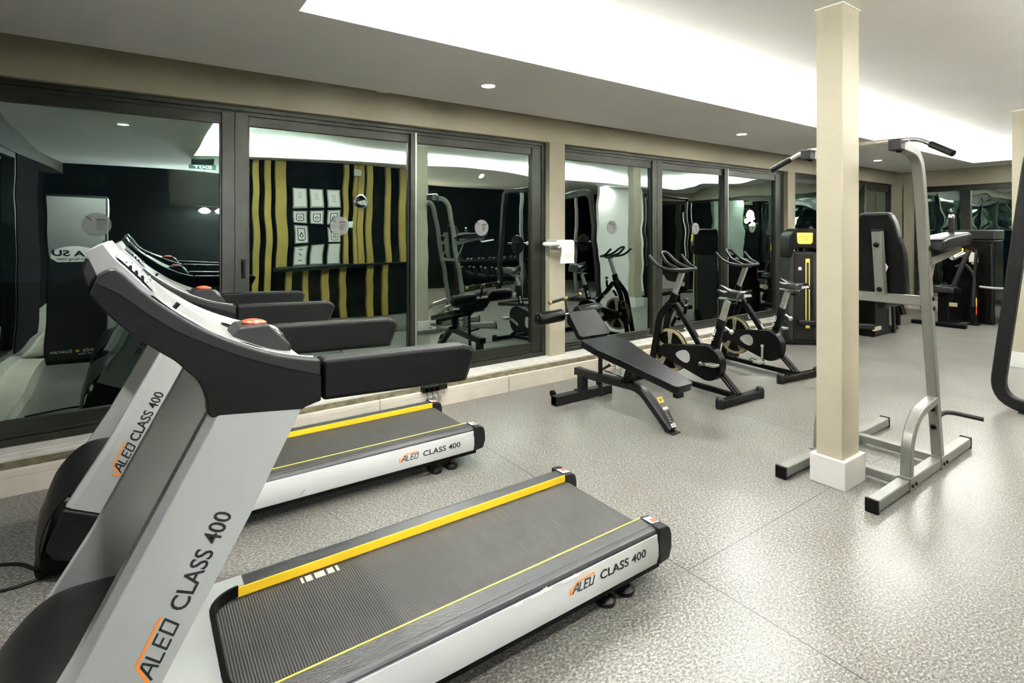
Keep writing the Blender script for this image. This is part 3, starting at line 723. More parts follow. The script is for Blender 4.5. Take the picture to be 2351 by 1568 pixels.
    for s, off in ((-1, 0), (1, 180)):
        a_ = R(crank_deg+off); d = Vector((0, math.cos(a_), math.sin(a_))); p0 = Vector((s*.125, .32, .29)); p1 = p0+d*.165
        n = Vector((0, -d.z, d.y))
        ca = MB().sweep([p0-d*.01, p1], [(.009, .015), (-.009, .013), (-.009, -.013), (.009, -.015)], X)
        ca.cyl(p0-Vector((s*.012, 0, 0)), p0+Vector((s*.012, 0, 0)), .02, 16); ca = ca.build('crank_arm', CHROME, r, bevel=.002)
        q = p1+Vector((s*.055, 0, 0))
        pd = MB().box(q.x-.042, q.x+.042, q.y-.045, q.y+.045, q.z-.011, q.z+.011); pd.build('pedal', GALV, ca, bevel=.004)
        MB().tube(fillet([(q.x-.035, q.y+.03, q.z), (q.x-.035, q.y+.10, q.z+.02), (q.x+.035, q.y+.10, q.z+.02), (q.x+.035, q.y+.03, q.z)], .03), .004, 8).build('toe_clip', BLACKM, ca, smooth=True)
    # handlebar
    hb = MB().box(-.05, .05, .585, .66, 1.095, 1.118).build('handlebar_clamp', HOODM, r, bevel=.006)
    tr = .0155
    MB().tube(fillet([(-.235, .84, 1.255), (-.228, .74, 1.16), (-.19, .60, 1.125), (-.05, .58, 1.125), (.05, .58, 1.125), (.19, .60, 1.125), (.228, .74, 1.16), (.235, .84, 1.255)], .07, 6), tr, 14).build('handlebar', RUBBER, r, smooth=True)
    MB().tube(fillet([(-.085, .59, 1.125), (-.075, .76, 1.18), (-.045, .87, 1.285), (.045, .87, 1.285), (.075, .76, 1.18), (.085, .59, 1.125)], .06, 7), tr, 14).build('handlebar_loop', RUBBER, r, smooth=True)
    bc = MB().tube([(-.045, .86, .50), (-.06, .93, .52), (-.06, .95, .44), (-.045, .87, .42)], .004, 8).tube([(-.06, .93, .52), (-.14, .93, .52), (-.14, .95, .44), (-.06, .95, .44)], .004, 8)
    bc.build('bottle_cage', CHROME, r, smooth=True)
    return r
bike1 = make_bike('exercise bike directly beyond the low end of the black bench', 170)
bike1.location = (4.325, 2.68, 0); bike1.rotation_euler = (0, 0, R(-2.5))
bike2 = make_bike('exercise bike further back, its rear foot partly behind the cream column', -88)
bike2.location = (5.475, 2.755, 0); bike2.rotation_euler = (0, 0, R(-7.5))
# ------------------------------------------------------------------ adjustable bench
def make_bench():
    r = empty('weight_bench', (3.27, 3.0, 0), 0, 'black padded adjustable bench with foam rollers in front of the window curb', 'bench')
    ox, oy = 3.27, 3.0; X = (1, 0, 0)
    def rt(name, path, w_, h_, m=DKGREY, par=None): return MB().rtube([(0, y-oy, z) for y, z in path], w_, h_, X).build(name, m, par or r, smooth=True, ang=25)
    st = MB().box(-.335, .335, .515, .59, 0.008, .080).build('rear_stabilizer', DKGREY, r, bevel=.004)
    for x in (-.335, .328): MB().box(x, x+.008, .518, .587, .0, .078).build('end_cap', BLACKM, st, bevel=.002)
    for x in (-.28, .28): MB().cyl((x-.012, .63, .075), (x+.012, .63, .075), .03, 20).cyl((x-.016, .63, .075), (x+.016, .63, .075), .014, 16).box(x-.01, x+.01, .58, .635, .06, .08).build('transport_wheel', BLACKM, r, smooth=True, ang=40)
    MB().box(-.06, .06, .505, .60, .080, .088).build('weld_plate', DKGREY, r)
    rt('support_post', [(3.553, .085), (3.553, .215)], .075, .085)
    rt('spine', [(3.62, .238)] + [tuple(p)[1:] for p in fillet([(0, 3.40, .236), (0, 2.88, .262), (0, 2.585, .012)], .10, 5)], .075, .065)
    MB().box(-.038, .038, 3.618-oy, 3.623-oy, .205, .27).build('end_cap', BLACKM, r)
    MB().box(-.045, .045, 2.535-oy, 2.61-oy, 0, .008).build('foot_plate', DKGREY, r, bevel=.002)
    # stickers on the front leg; leg runs from (2.86,.262) to (2.585,.012)
    M = frameM((.0, 2.70-oy-.026, .17+.026), X, (0, .575, .818))
    def st_(x0, x1, y0, y1, m, nm='label', z=.001): return MB().box(x0, x1, y0, y1, 0, z, M=M).build(nm, m, r)
    y_ = st_(-.030, .030, .0, .045, YELLOWP); stroke_mb([[(-.012, .034), (-.006, .018), (0, .026), (.006, .018), (.012, .034)], [(-.006, .016), (0, .010), (.006, .016)]], .004, M @ Matrix.Translation((0, 0, .001))).build('emblem', INK, y_)
    M2 = frameM((0, 2.66-oy-.032, .115+.030), X, (0, .58, .815))
    MB().box(-.028, .028, .012, .032, 0, .001, M=M2).build('label', WINK, r)
    MB().box(-.026, .026, -.085, .004, 0, .0008, M=M2).build('scale_label', DKGREY, r)
    stroke_mb([[(-.02, -.078+.012*k), (-.008 if k % 2 else .0, -.078+.012*k)] for k in range(7)], .0015, M2 @ Matrix.Translation((0, 0, .0008))).build('scale_marks', WINK, r)
    bl = MB().box(-.026, .022, -.122, -.095, 0, .001, M=M2).build('barcode_label', WINK, r)
    stroke_mb([[(-.02+.005*k, -.118), (-.02+.005*k, -.100)] for k in range(8)], .0016, M2 @ Matrix.Translation((0, 0, .001))).build('barcode', INK, bl)
    # main pad: outline in its own plane
    def pad(name, p0, p1, outl, th, m=VINYL):
        """p0 (y,z) low end, p1 high end; outl: (t, halfwidth)"""
        a = Vector((0, p0[0]-oy, p0[1])); b = Vector((0, p1[0]-oy, p1[1])); L = (b-a).length; d = (b-a)/L
        Mx = frameM(a, (1, 0, 0), d); R_ = [(w_, t*L) for t, w_ in outl]; pts = R_ + [(-x, y) for x, y in reversed(R_)]
        P = [(p[0], p[1], 0) for p in pts]
        P = fillet([P[-1]]+P+[P[0]], .03, 4)[1:-1]
        mb = MB(); mb.prism([(p.x, p.y) for p in P], -th, 0, 'z'); mb.bm.transform(Mx)
        return mb.build(name, m, r, bevel=.012, seg=4)
    pad('back_pad', (2.455, .380), (3.35, .585), [(0, .075), (.02, .10), (.55, .165), (.80, .215), (.98, .215), (1, .19)], .058)
    pad('leg_pad', (3.375, .595), (3.56, .79), [(0, .16), (.08, .185), (.92, .165), (1, .15)], .05)
    rt('pad_rail', [(3.30, .505), (2.50, .315)], .05, .05, BLACKM)
    MB().box(-.035, .035, 2.500-oy, 2.545-oy, .275, .335).build('rail_end', BLACKM, r, bevel=.003)
    rt('hinge_plate', [(3.02, .27), (2.96, .42)], .085, .07, BLACKM)
    rt('leg_pad_arm', [(3.34, .51), (3.50, .63), (3.66, .73)], .05, .05, BLACKM)
    # springs beside the hinge
    for x in (-.035, .035):
        path = [(x+.014*math.cos(k*.9), 3.13-oy+.014*math.sin(k*.9), .30+.0022*k) for k in range(56)]
        MB().tube(path, .003, 6).build('spring', GALV, r, smooth=True)
    ra = MB().box(-.012, .012, 3.315-oy, 3.345-oy, .08, .52)
    ra = ra.build('adjustment_bar', DKGREY, r, bevel=.002)
    for k in range(8): MB().cyl((-.0125, 3.33-oy, .13+.04*k), (-.0131, 3.33-oy, .13+.04*k), .005, 10).build('hole', INK, ra)
    k = MB().cyl((0, 3.33-oy, .30), (.12, 3.34-oy, .325), .011, 14).build('adjustment_pin', BLACKM, r, smooth=True); MB().cyl((.12, 3.34-oy, .325), (.135, 3.342-oy, .328), .015, 14).build('pin_tip', BRASS, k, smooth=True)
    MB().cyl((.0, 2.99-oy, .30), (-.09, 2.99-oy, .30), .02, 14).build('side_knob', BLACKM, r, smooth=True)
    MB().tube([(.03, 3.30-oy, .30), (.03, 3.05-oy, .285)], .006, 8).build('gas_strut', CHROME, r, smooth=True)
    # rollers
    MB().cyl((-.42, .66, .735), (.34, .70, .765), .012, 14).build('roller_axle', CHROME, r, smooth=True)
    for a_, b_ in ((-.42, -.14), (.05, .33)):
        za = lambda x: (.66+.04*(x+.42)/.76, .735+.03*(x+.42)/.76)
        p0, p1 = Vector((a_, *za(a_))), Vector((b_, *za(b_))); d = (p1-p0)
        ro = MB().lathe([(.03, -.004), (.05, .0), (.056, .01), (.056, d.length-.01), (.05, d.length), (.03, d.length+.004)], Matrix.Translation(p0) @ d.to_track_quat('Z', 'Y').to_matrix().to_4x4(), 28).build('foam_roller', VINYL, r, smooth=True, ang=50)
        MB().cyl(p0-d.normalized()*.018, p0, .026, 18).build('roller_cap', RUBBER, ro, smooth=True, ang=40)
    MB().cyl((-.10, .60, .70), (-.04, .60, .70), .05, 22).build('pivot_drum', BLACKM, r, smooth=True, ang=40)
    MB().cyl((-.115, .60, .742), (-.10, .60, .742), .014, 12).build('pivot_bolt', BRASS, r, smooth=True)
    # T handle
    MB().rtube([(-.065, .67, .72), (-.06, .72, .885)], .02, .02, X).build('handle_stem', BLACKM, r)
    p0, p1 = Vector((-.245, .70, .862)), Vector((.125, .745, .905)); d = (p1-p0).normalized()
    hb = MB().cyl(p0, p1, .013, 16).build('handle_bar', RUBBER, r, smooth=True)
    for q, s in ((p0, -1), (p1, 1)): MB().cyl(q, q+d*s*.022, .018, 16).build('handle_tip', BRASS, hb, smooth=True)
    MB().cyl((p0+p1)*.5-d*.02, (p0+p1)*.5-d*.005, .016, 16).cyl((p0+p1)*.5+d*.005, (p0+p1)*.5+d*.02, .016, 16).build('brass_collar', BRASS, hb, smooth=True)
    return r
make_bench()
# ------------------------------------------------------------------ power tower straddling the column
def make_tower():
    cx, cy = 3.95, 1.475
    r = empty('power_tower', (cx, cy, 0), 0, 'silver grey dip and pull-up tower with padded backrest straddling the cream column', 'pull-up tower')
    V = lambda x, y, z: (x-cx, y-cy, z)
    Yd = (0, 1, 0)
    def bolt(x, y, z, d=(0, -1, 0), par=None, rad=.017):
        p = Vector(V(x, y, z)); d = Vector(d); return MB().lathe([(rad, 0), (rad*.95, .004), (rad*.5, .009)], Matrix.Translation(p) @ d.to_track_quat('Z', 'Y').to_matrix().to_4x4(), 14).build('bolt', BLACKM, par or r, smooth=True, ang=50)
    for s, yc in ((1, 1.230), (-1, 1.720)):
        out = -s   # outward direction in y
        b = MB().rtube([V(3.215, yc, .040), V(4.70, yc, .040)], .06, .06, Yd, .08).build('base_rail', TOWERM, r, smooth=True, ang=25)
        for x in (3.195, 4.70):
            MB().box(x-cx, x+.022-cx, yc-.033-cy, yc+.033-cy, .0, .076).build('rail_end_cap', BLACKM, b, bevel=.006, seg=3)
        for x in (3.675, 4.185):
            MB().box(x-.05-cx, x+.06-cx, yc-.033-cy, yc+.033-cy, .0705, .078).box(x-.05-cx, x+.06-cx, yc+out*.033-.001-cy, yc+out*.033+.001-cy, .006, .078).build('bracket', TOWERM, b, bevel=.001)
            for dx in (-.02, .03): bolt(x+dx, yc+out*.0345, .035, (0, out, 0), b, .011)
        up = fillet([V(4.175, yc, .07), V(4.10, yc, .47), V(4.015, yc, .93), V(3.895, yc, 1.68), V(3.83, yc, 1.965), V(3.56, yc, 1.985)], .20, 8)
        u = MB().rtube(up, .055, .055, Yd, .10).build('upright', TOWERM, r, smooth=True, ang=25)
        MB().box(3.495-cx, 3.565-cx, yc-.031-cy, yc+.031-cy, 1.955, 2.017).build('tube_cap', HOODM, u, bevel=.006, seg=3)
        bolt(3.56, yc, 1.955, (0, 0, -1), u)
        for x, z in ((3.945, 1.395), (4.0, 1.085), (4.012, 1.025)): bolt(x, yc+out*.028, z, (0, out, 0), u)
        for z in (.385, .27): bolt(4.085-(.385-z)*.0, yc+out*.028, z, (0, out, 0), u, .016) if False else bolt(4.105+(.385-z)*.17-.028, yc, z, (-1, 0, .1), u, .016)
        g = fillet([V(3.675, yc, .07), V(3.685, yc, .27), V(3.80, yc, .405), V(4.09, yc, .445)], .12, 8)
        MB().rtube(g, .055, .05, Yd, .10).build('gusset', TOWERM, r, smooth=True, ang=25)
        # push-up grip low on the outside
        MB().tube(fillet([V(4.13, yc, .30), V(4.25, yc+out*.01, .345), V(4.285, yc+out*.20, .335)], .06, 6), .0135, 14).build('push_up_grip', RUBBER, r, smooth=True)
        # arm rest
        at = MB().rtube([V(3.95, yc+out*.02, 1.315), V(4.46, yc+out*.02, 1.385)], .05, .045, Yd, .1).build('arm_support', TOWERM, r, smooth=True, ang=25)
        p = [V(3.955, 0, 1.372), V(4.46, 0, 1.408), V(4.49, 0, 1.425), V(4.495, 0, 1.475), V(4.46, 0, 1.492), V(4.25, 0, 1.478), V(4.05, 0, 1.462), V(3.965, 0, 1.445)]
        MB().prism([(q[0], q[2]) for q in p], yc+out*.02-.075-cy, yc+out*.02+.075-cy).build('arm_pad', VINYL, r, bevel=.018, seg=4)
        MB().tube(fillet([V(4.40, yc, 1.38), V(4.42, yc, 1.315), V(4.52, yc+out*.0, 1.325), V(4.66, yc, 1.345)], .05, 6), .013, 14).build('dip_handle', CHROME, r, smooth=True)
        MB().cyl(V(4.43, yc, 1.47), V(4.425, yc, 1.585), .017, 16).build('grip', RUBBER, r, smooth=True)
        MB().lathe([(.019, 0), (.019, .014), (.012, .024)], Matrix.Translation(V(4.425, yc, 1.585)), 16).build('grip_cap', CHROME, r, smooth=True, ang=50)
        MB().rtube([V(4.0, yc, 1.13), V(4.12, yc, 1.335)], .02, .012, Yd).build('arm_brace', TOWERM, r)
    # cross members
    for x, z in ((4.19, .045), (3.655, .045)): MB().rtube([V(x, 1.262, z), V(x, 1.688, z)], .055, .05, (1, 0, 0), .08).build('cross_rail', TOWERM, r, smooth=True, ang=25)
    cb = MB().rtube([V(4.0, 1.258, 1.065), V(4.0, 1.692, 1.065)], .05, .06, (1, 0, 0), .08).build('cross_beam', TOWERM, r, smooth=True, ang=25)
    MB().box(3.97-cx, 4.01-cx, 1.262-cy, 1.35-cy, 1.0955, 1.0965).build('label', WINK, cb)
    ps = MB().rtube([V(3.985, 1.475, 1.09), V(3.925, 1.475, 1.50)], .055, .055, Yd, .08).build('backrest_post', TOWERM, r, smooth=True, ang=25)
    MB().box(3.893-cx, 3.953-cx, 1.445-cy, 1.505-cy, 1.499, 1.512).build('post_cap', HOODM, ps, bevel=.003)
    bolt(3.905, 1.475, 1.41, (-1, 0, -.12), ps); bolt(3.955, 1.475, 1.12, (-1, 0, -.12), ps)
    MB().prism([(1.44-cy, 1.24), (1.43-cy, 1.27), (1.445-cy, 1.29)], 3.96-cx, 3.97-cx, 'x').build('tag', PAPER, ps)
    # backrest pad: outline in y,z; leans slightly
    o = [(-.125, 1.075), (.195, 1.075), (.19, 1.34), (.15, 1.56), (.12, 1.62), (-.05, 1.62), (-.075, 1.56), (-.120, 1.34)]
    pd = MB(); pd.prism(o, .0, .085, 'x')
    for v in pd.bm.verts: v.co.x += (1.075-v.co.z)*.11 + (4.025-cx)
    pd.build('backrest_pad', VINYL, r, bevel=.02, seg=4)
    # pull-up bar
    pb = fillet([V(3.545, .985, 1.915), V(3.62, 1.16, 2.022), V(3.625, 1.475, 2.03), V(3.62, 1.79, 2.022), V(3.545, 1.965, 1.915)], .05, 6)
    br = MB().tube(pb, .0135, 14).build('pull_up_bar', CHROME, r, smooth=True)
    for e, f in ((pb[0], pb[1]), (pb[-1], pb[-2])):
        e, f = Vector(e), Vector(f); d = (f-e).normalized(); MB().cyl(e-d*.01, e+d*.13, .0185, 16).build('rubber_grip', HOODM, br, smooth=True)
    return r
make_tower()
# ------------------------------------------------------------------ smaller things near the windows
def towel():
    r = empty('paper_holder', (3.60, 4.325, 1.36), 0, 'white paper roll with a hanging sheet on its bracket on the taupe window pier', 'paper holder')
    MB().box(-.13, .02, -.012, 0, -.04, .05).prism([(-.012, -.03), (-.055, .0), (-.012, -.14)], -.125, -.119, 'x').build('bracket', GALV, r, bevel=.002)
    MB().tube(fillet([(-.12, -.004, .0), (-.175, -.02, .005), (-.16, -.075, .005), (-.08, -.08, .004), (.16, -.08, .02)], .03, 6), .022, 16).build('spindle_arm', WPLAST, r, smooth=True)
    MB().cyl((-.03, -.08, .003), (.15, -.08, .003), .042, 32).build('paper_roll', PAPER, r, smooth=True, ang=40)
    rows = []
    for k in range(18):
        t = k/17; a = max(0, .25-t)*4*PI/2
        y = -.08-.0435*math.cos(a) if t < .25 else -.1235+.006*math.sin(t*9); z = .003+.0435*math.sin(a) if t < .25 else .003-(t-.25)*.265
        rows.append([(-.03+.18*j/8+.004*math.sin(t*5+j), y-.003*math.sin(j*1.3+t*4)*t, z) for j in range(9)])
    MB().grid(rows, .0012).build('hanging_sheet', PAPER, r, smooth=True, ang=60)
towel()
def sockets():
    r = empty('socket_block', (2.06, 4.08, .168), 0, 'black triple socket block with three hanging caps on the window curb', 'socket')
    MB().box(-.10, .06, -.012, .045, -.022, .024).build('housing', BLACKM, r, bevel=.004)
    MB().box(.06, .13, -.006, .045, -.018, .026).build('side_box', HOODM, r, bevel=.004)
    for k in range(3):
        x = -.07+.048*k
        s_ = MB().lathe([(.021, 0), (.021, .006), (.017, .006), (.015, -.004)], Matrix.Translation((x, -.012, .002)) @ Matrix.Rotation(R(90), 4, 'X'), 22).build('socket_ring', HOODM, r, smooth=True, ang=40)
        MB().tube(fillet([(x, -.016, -.018), (x+.004, -.02, -.04), (x+.012, -.018, -.062)], .01, 3), .003, 8).build('strap', RUBBER, r, smooth=True)
        MB().cyl((x+.014, -.024, -.078), (x+.014, -.017, -.078), .021, 22).build('cap', mat('grey_rubber', (.16, .17, .16), .6), r, smooth=True, ang=40)
sockets()
for k, (x, y, a, l_) in enumerate([(1.35, 4.17, .2, 'flat pale leaf scrap lying in the olive recess of the window curb'), (2.42, 4.165, -.3, 'torn pale paper scrap beside the black socket block on the curb')]):
    rows = [[(-.035+.07*i/5, (.010+.006*math.sin(i))*(j-1)*math.sin(PI*(i+.4)/6), .132+.003*math.sin(i*1.7+j)) for j in range(3)] for i in range(6)]
    o = MB().grid(rows, .0012).build('paper_scrap', PAPER, smooth=True); o.location = (x, y, 0); o.rotation_euler = (0, 0, a); tag(o, l_, 'scrap')
tag(MB().tube(fillet([(-.285, 3.10, .02), (-.35, 3.13, .007), (-.42, 3.24, .007), (-.52, 3.29, .007), (-.72, 3.36, .007)], .05, 6), .007, 10).build('power_cable', RUBBER, smooth=True), 'black cable curving left across the floor, upper of the two by the window treadmill', 'cable')
tag(MB().tube(fillet([(-.285, 3.06, .02), (-.34, 3.045, .007), (-.43, 3.03, .007), (-.55, 3.06, .007), (-.72, 3.12, .007)], .05, 6), .006, 10).build('power_cable', RUBBER, smooth=True), 'thinner black cable looping on the floor at lower left, nearest the camera', 'cable')
# frosted discs stuck on the panes, parts of their windows
wins = {1: bpy.data.objects['window_1'], 2: bpy.data.objects['window_2'], 3: bpy.data.objects['window_3']}
for x, z, wi in ((-.205, 1.54, 1), (1.377, 1.54, 1), (2.75, 1.53, 1), (4.54, 1.54, 2), (6.09, 1.53, 2), (7.43, 1.55, 2), (9.17, 1.5, 3), (10.5, 1.5, 3)):
    d = MB().lathe([(.078, 0), (.078, .0006)], Matrix.Translation((x, 4.421, z)) @ Matrix.Rotation(R(90), 4, 'X'), 40).build('sticker', STICK, wins[wi])
    M = frameM((x, 4.4200, z), (1, 0, 0), (0, 0, 1))
    stroke_mb([[(.0, .018-.007*k), (.052-.003*k, .018-.007*k)] for k in range(8)]+[[(-.045, -.062), (.045, -.062)]], .0016, M).build('print_lines', INK, d)
    stroke_mb([[(-.052*math.cos(t*.2-1.0), .052*math.sin(t*.2+.6)) for t in range(9)]], .005, M).build('print_arc', INK, d)
    stroke_mb([[(.0, .03), (.01, .036), (.02, .03), (.03, .036), (.05, .03)]], .006, M).build('print_word', INK, d)

# ------------------------------------------------------------------ machines at the far end
def shroud_tower():
    r = empty('weight_machine', (7.34, 3.68, 0), R(-42), 'charcoal weight machine with yellow badge and yellow-edged slot beyond the bikes', 'weight machine')
    # local +(-y) faces the camera
    sh = mat('shroud_grey', (.022, .0225, .022), .42, spec=.3, noise=.15, nscale=8)
    MB().prism([(-.215, 0), (.27, 0), (.25, .45), (.235, 1.22), (-.175, 1.22), (-.195, .45)], -.11, .20).build('shroud', sh, r, bevel=.02, seg=3)
    MB().prism([(-.13, .06), (.13, .06), (.115, 1.20), (-.115, 1.20)], -.125, -.105).build('front_panel', DKGREY, r, bevel=.006)
    MB().prism([(-.19, 1.14), (-.185, 1.42), (-.14, 1.50), (-.07, 1.53), (.13, 1.53), (.21, 1.50), (.25, 1.42), (.25, 1.16), (.18, 1.16), (.155, 1.24), (.09, 1.27), (-.09, 1.27), (-.14, 1.24), (-.16, 1.14)], -.15, .21).build('head_shroud', BLACKM, r, bevel=.02, seg=3)
    y_ = MB().prism([(-.10, 1.475), (.10, 1.475), (.095, 1.35), (.075, 1.325), (-.075, 1.325), (-.095, 1.35)], -.162, -.148).build('badge', YELLOWP, r, bevel=.006)
    stroke_mb([[(-.09+.006, 1.43), (.084, 1.43)], [(-.03, 1.415), (-.02, 1.37), (0, 1.39), (.02, 1.37), (.03, 1.415)]], .006, frameM((0, -.1625, 0), (1, 0, 0), (0, 0, 1))).build('emblem', ORANGE, y_)
    yl = MB(); yl.box(.02, .03, -.130, -.12, .24, 1.10).build('slot_edge', YELLOWP, r); MB().box(.062, .072, -.130, -.12, .24, 1.10).build('slot_edge', YELLOWP, r)
    MB().box(.02, .072, -.131, -.119, 1.08, 1.13).build('slot_top', YELLOWP, r, bevel=.003); MB().box(.02, .072, -.131, -.119, .21, .26).build('slot_foot', YELLOWP, r, bevel=.003)
    MB().box(.03, .062, -.129, -.124, .26, 1.08).build('slot', INK, r)
    for x in (-.05, .03): MB().cyl((x, -.05, 1.14), (x, -.05, 1.30), .011, 12).build('guide_rod', CHROME, r, smooth=True)
    text_fit('MAX', .10, .03, frameM((-.05, -.1265, .82), (0, 0, 1), (-1, 0, 0)), bold=.01).build('lettering', RUBBER, r)
    MB().box(-.07, -.03, -.127, -.124, .98, 1.02).build('label', WINK, r)
    MB().rtube([(-.1, -.2, .30), (.75, -.34, .28)], .06, .08, (0, 0, 1)).build('seat_rail', DKGREY, r); MB().rtube([(-.2, -.1, .02), (-.25, -.12, .30)], .06, .06, (0, 1, 0)).build('leg', DKGREY, r)
    MB().cyl((.15, -.28, .56), (.50, -.32, .56), .06, 22).build('foam_roller', VINYL, r, smooth=True, ang=40)
    MB().box(.30, .36, -.36, -.30, .02, .50).build('seat_post', BLACKM, r, bevel=.004)
    MB().box(-.32, .32, -.20, .24, 0, .05).build('base_frame', BLACKM, r, bevel=.006)
shroud_tower()
def leg_machine():
    r = empty('leg_machine', (9.05, 3.45, 0), 0, 'black leg machine with roller and grey stripe behind the backrest of the silver tower', 'weight machine')
    MB().prism([(-.55, 0), (.10, 0), (.04, .60), (0, 1.0), (-.5, 1.0)], -.22, .12).build('shroud', BLACKM, r, bevel=.02, seg=3)
    MB().prism([(-.055, .12), (-.0, .12), (-.04, .50), (-.09, .50)], -.232, -.215).build('grey_stripe', TOWERM, r)
    MB().prism([(.05, .0), (.12, 0), (.06, .60), (.0, .60)], -.25, .14).build('side_post', DKGREY, r, bevel=.008)
    ro = MB().cyl((-.75, -.38, .50), (-.20, -.38, .49), .052, 26).build('foam_roller', VINYL, r, smooth=True, ang=40); MB().cyl((-.20, -.38, .49), (-.185, -.38, .49), .045, 26).build('roller_cap', WPLAST, ro, smooth=True, ang=40)
    MB().rtube([(-.45, -.38, .50), (-.42, -.30, .78), (-.40, -.05, .82)], .05, .05, (1, 0, 0)).build('lever_arm', DKGREY, r)
    MB().prism([(.12, .02), (.42, .02), (.50, .0), (.30, .15), (.16, .17)], -.16, .12).build('foot_plate', BLACKM, r, bevel=.01)
    MB().box(-.62, -.38, -.245, -.22, .10, .15).build('label', mat('tan_label', (.35, .28, .20), .5), r)
    wh = MB().cyl((.86, -.02, .62), (.86, .04, .62), .20, 40).build('cam_disc', DKGREY, r, smooth=True, ang=30)
    MB().rtube([(.06, .0, .50), (.55, .0, .36), (.95, .0, .36)], .045, .05, (0, 1, 0)).build('cam_arm', BLACKM, r)
    MB().rtube([(.90, .0, .0), (.88, .0, .60)], .06, .06, (0, 1, 0)).build('cam_post', BLACKM, r)
    MB().tube([(.35, -.12, .38), (.62, -.14, .37)], .024, 14).build('side_grip', RUBBER, r, smooth=True)
    MB().cyl((.70, -.14, .20), (.70, -.10, .34), .045, 16).build('counterweight', BLACKM, r, smooth=True, ang=40)
leg_machine()
def stack_machine():
    r = empty('chest_press', (11.35, 2.85, 0), 0, 'black seated press with white safety label on its tall weight shroud at the far wall', 'weight machine')
    BK = mat('gloss_black_shroud', (.002, .002, .002), .22, spec=.25)
    MB().box(-.20, .30, -.30, .32, 0, 1.36).build('stack_shroud', BK, r, bevel=.03, seg=3)
    MB().box(-.215, .31, -.31, .33, 1.36, 1.515).build('shroud_cap', mat('cap_grey', (.012, .012, .012), .3, spec=.3), r, bevel=.02, seg=3)
    l = MB().box(-.2035, -.2010, -.10, .02, .99, 1.17).build('safety_label', WINK, r); MB().box(-.2045, -.2030, -.10, .02, 1.15, 1.18).build('label_band', ORANGE, l)
    MB().box(-.2035, -.2010, -.065, -.015, .955, .98).build('yellow_tab', YELLOWP, r)
    MB().tube(fillet([(-.21, -.26, .10), (-.25, -.28, .5), (-.21, -.26, 1.3)], .1), .012, 10).build('edge_trim', DKGREY, r, smooth=True)
    MB().rtube([(-.62, .12, .56), (-.48, -.05, 1.19)], .06, .075, (0, 1, 0)).build('press_arm', DKGREY, r); MB().rtube([(-.46, -.12, .8), (-.36, -.12, 1.17), (-.25, -.05, 1.18)], .04, .05, (0, 1, 0)).build('link_arm', BLACKM, r)
    MB().box(-.60, -.45, .02, .18, 1.08, 1.22).build('yellow_block', YELLOW, r, bevel=.01)
    for y in (.06, .13): MB().cyl((-.53, y, 1.22), (-.53, y, 1.29), .014, 12).build('chrome_pin', CHROME, r, smooth=True)
    MB().tube(fillet([(-.50, -.10, .30), (-.46, -.12, .80), (-.50, .0, .98), (-.56, .10, .92)], .12, 6), .026, 14).build('arch_tube', DKGREY, r, smooth=True)
    MB().tube(fillet([(-.48, -.18, .62), (-.40, -.40, .60), (-.2, -.75, .63)], .15, 6), .02, 12).build('handle_tube', TOWERM, r, smooth=True)
    MB().rtube([(-.42, -.10, .0), (-.42, -.10, .66)], .08, .07, (0, 1, 0)).build('front_post', BLACKM, r); MB().box(-.49, -.35, -.17, -.03, 0, .02).build('foot', BLACKM, r)
    MB().prism([(-.95, .52), (-.55, .50), (-.53, .58), (-.93, .60)], .02, .36).build('seat', VINYL, r, bevel=.02, seg=3)
    MB().tube([(-.92, .05, .605), (-.70, .02, .615), (-.52, .18, .61), (-.74, .33, .60), (-.92, .05, .605)], .010, 8).build('seat_piping', CHROME, r, smooth=True)
    MB().box(-.80, -.66, .12, .26, .03, .52).build('seat_post', BLACKM, r, bevel=.006)
    MB().box(-1.0, -.25, .10, .22, .0, .06).build('floor_rail', BLACKM, r, bevel=.006); MB().box(-1.02, -.92, -.15, .55, 0, .06).build('front_foot', BLACKM, r, bevel=.006)
    MB().box(-.485, -.455, -.145, -.14, .30, .44).build('yellow_strip', YELLOW, r); MB().box(-.485, -.455, -.145, -.14, .18, .30).build('red_strip', RED, r)
    for y, z in ((.30, .42), (.05, .34)): MB().box(-.84, -.82, y-.05, y+.05, z-.03, z+.03).build('label', mat('tan_label', (.35, .28, .20), .5), r)
    for k in range(5): MB().box(-.62, -.60, .24+.02*(k % 2), .27+.02*(k % 2), .12+.05*k, .145+.05*k).build('weight_mark', WINK, r)
    MB().rtube([(-.95, .38, .06), (-1.05, .42, .45)], .05, .05, (0, 1, 0)).build('side_leg', BLACKM, r)
    MB().rtube([(-.72, .42, .60), (-.86, .46, .98)], .08, .05, (0, 1, 0)).build('back_frame', BLACKM, r); MB().prism([(-.80, .66), (-.70, .66), (-.82, 1.12), (-.90, 1.10)], .22, .5).build('back_pad', VINYL, r, bevel=.02)
stack_machine()
def row_machine():
    r = empty('row_machine', (11.2, 1.75, 0), 0, 'low machine with pale plates beyond the dark steel frame, beside the far column', 'weight machine')
    for k in range(3): MB().box(-.3, .3, -.25+.0*k, .25, .14+.13*k, .20+.13*k).build('pale_plate', TOWERM if k else WPLAST, r, bevel=.006)
    MB().cyl((-.1, -.30, .42), (-.1, -.26, .42), .20, 32).build('round_plate', BLACKM, r, smooth=True, ang=30)
    MB().box(-.35, .35, -.28, .28, 0, .07).build('base_frame', BLACKM, r, bevel=.006); MB().box(-.05, .05, -.05, .05, .07, .95).build('post', BLACKM, r, bevel=.006)
row_machine()
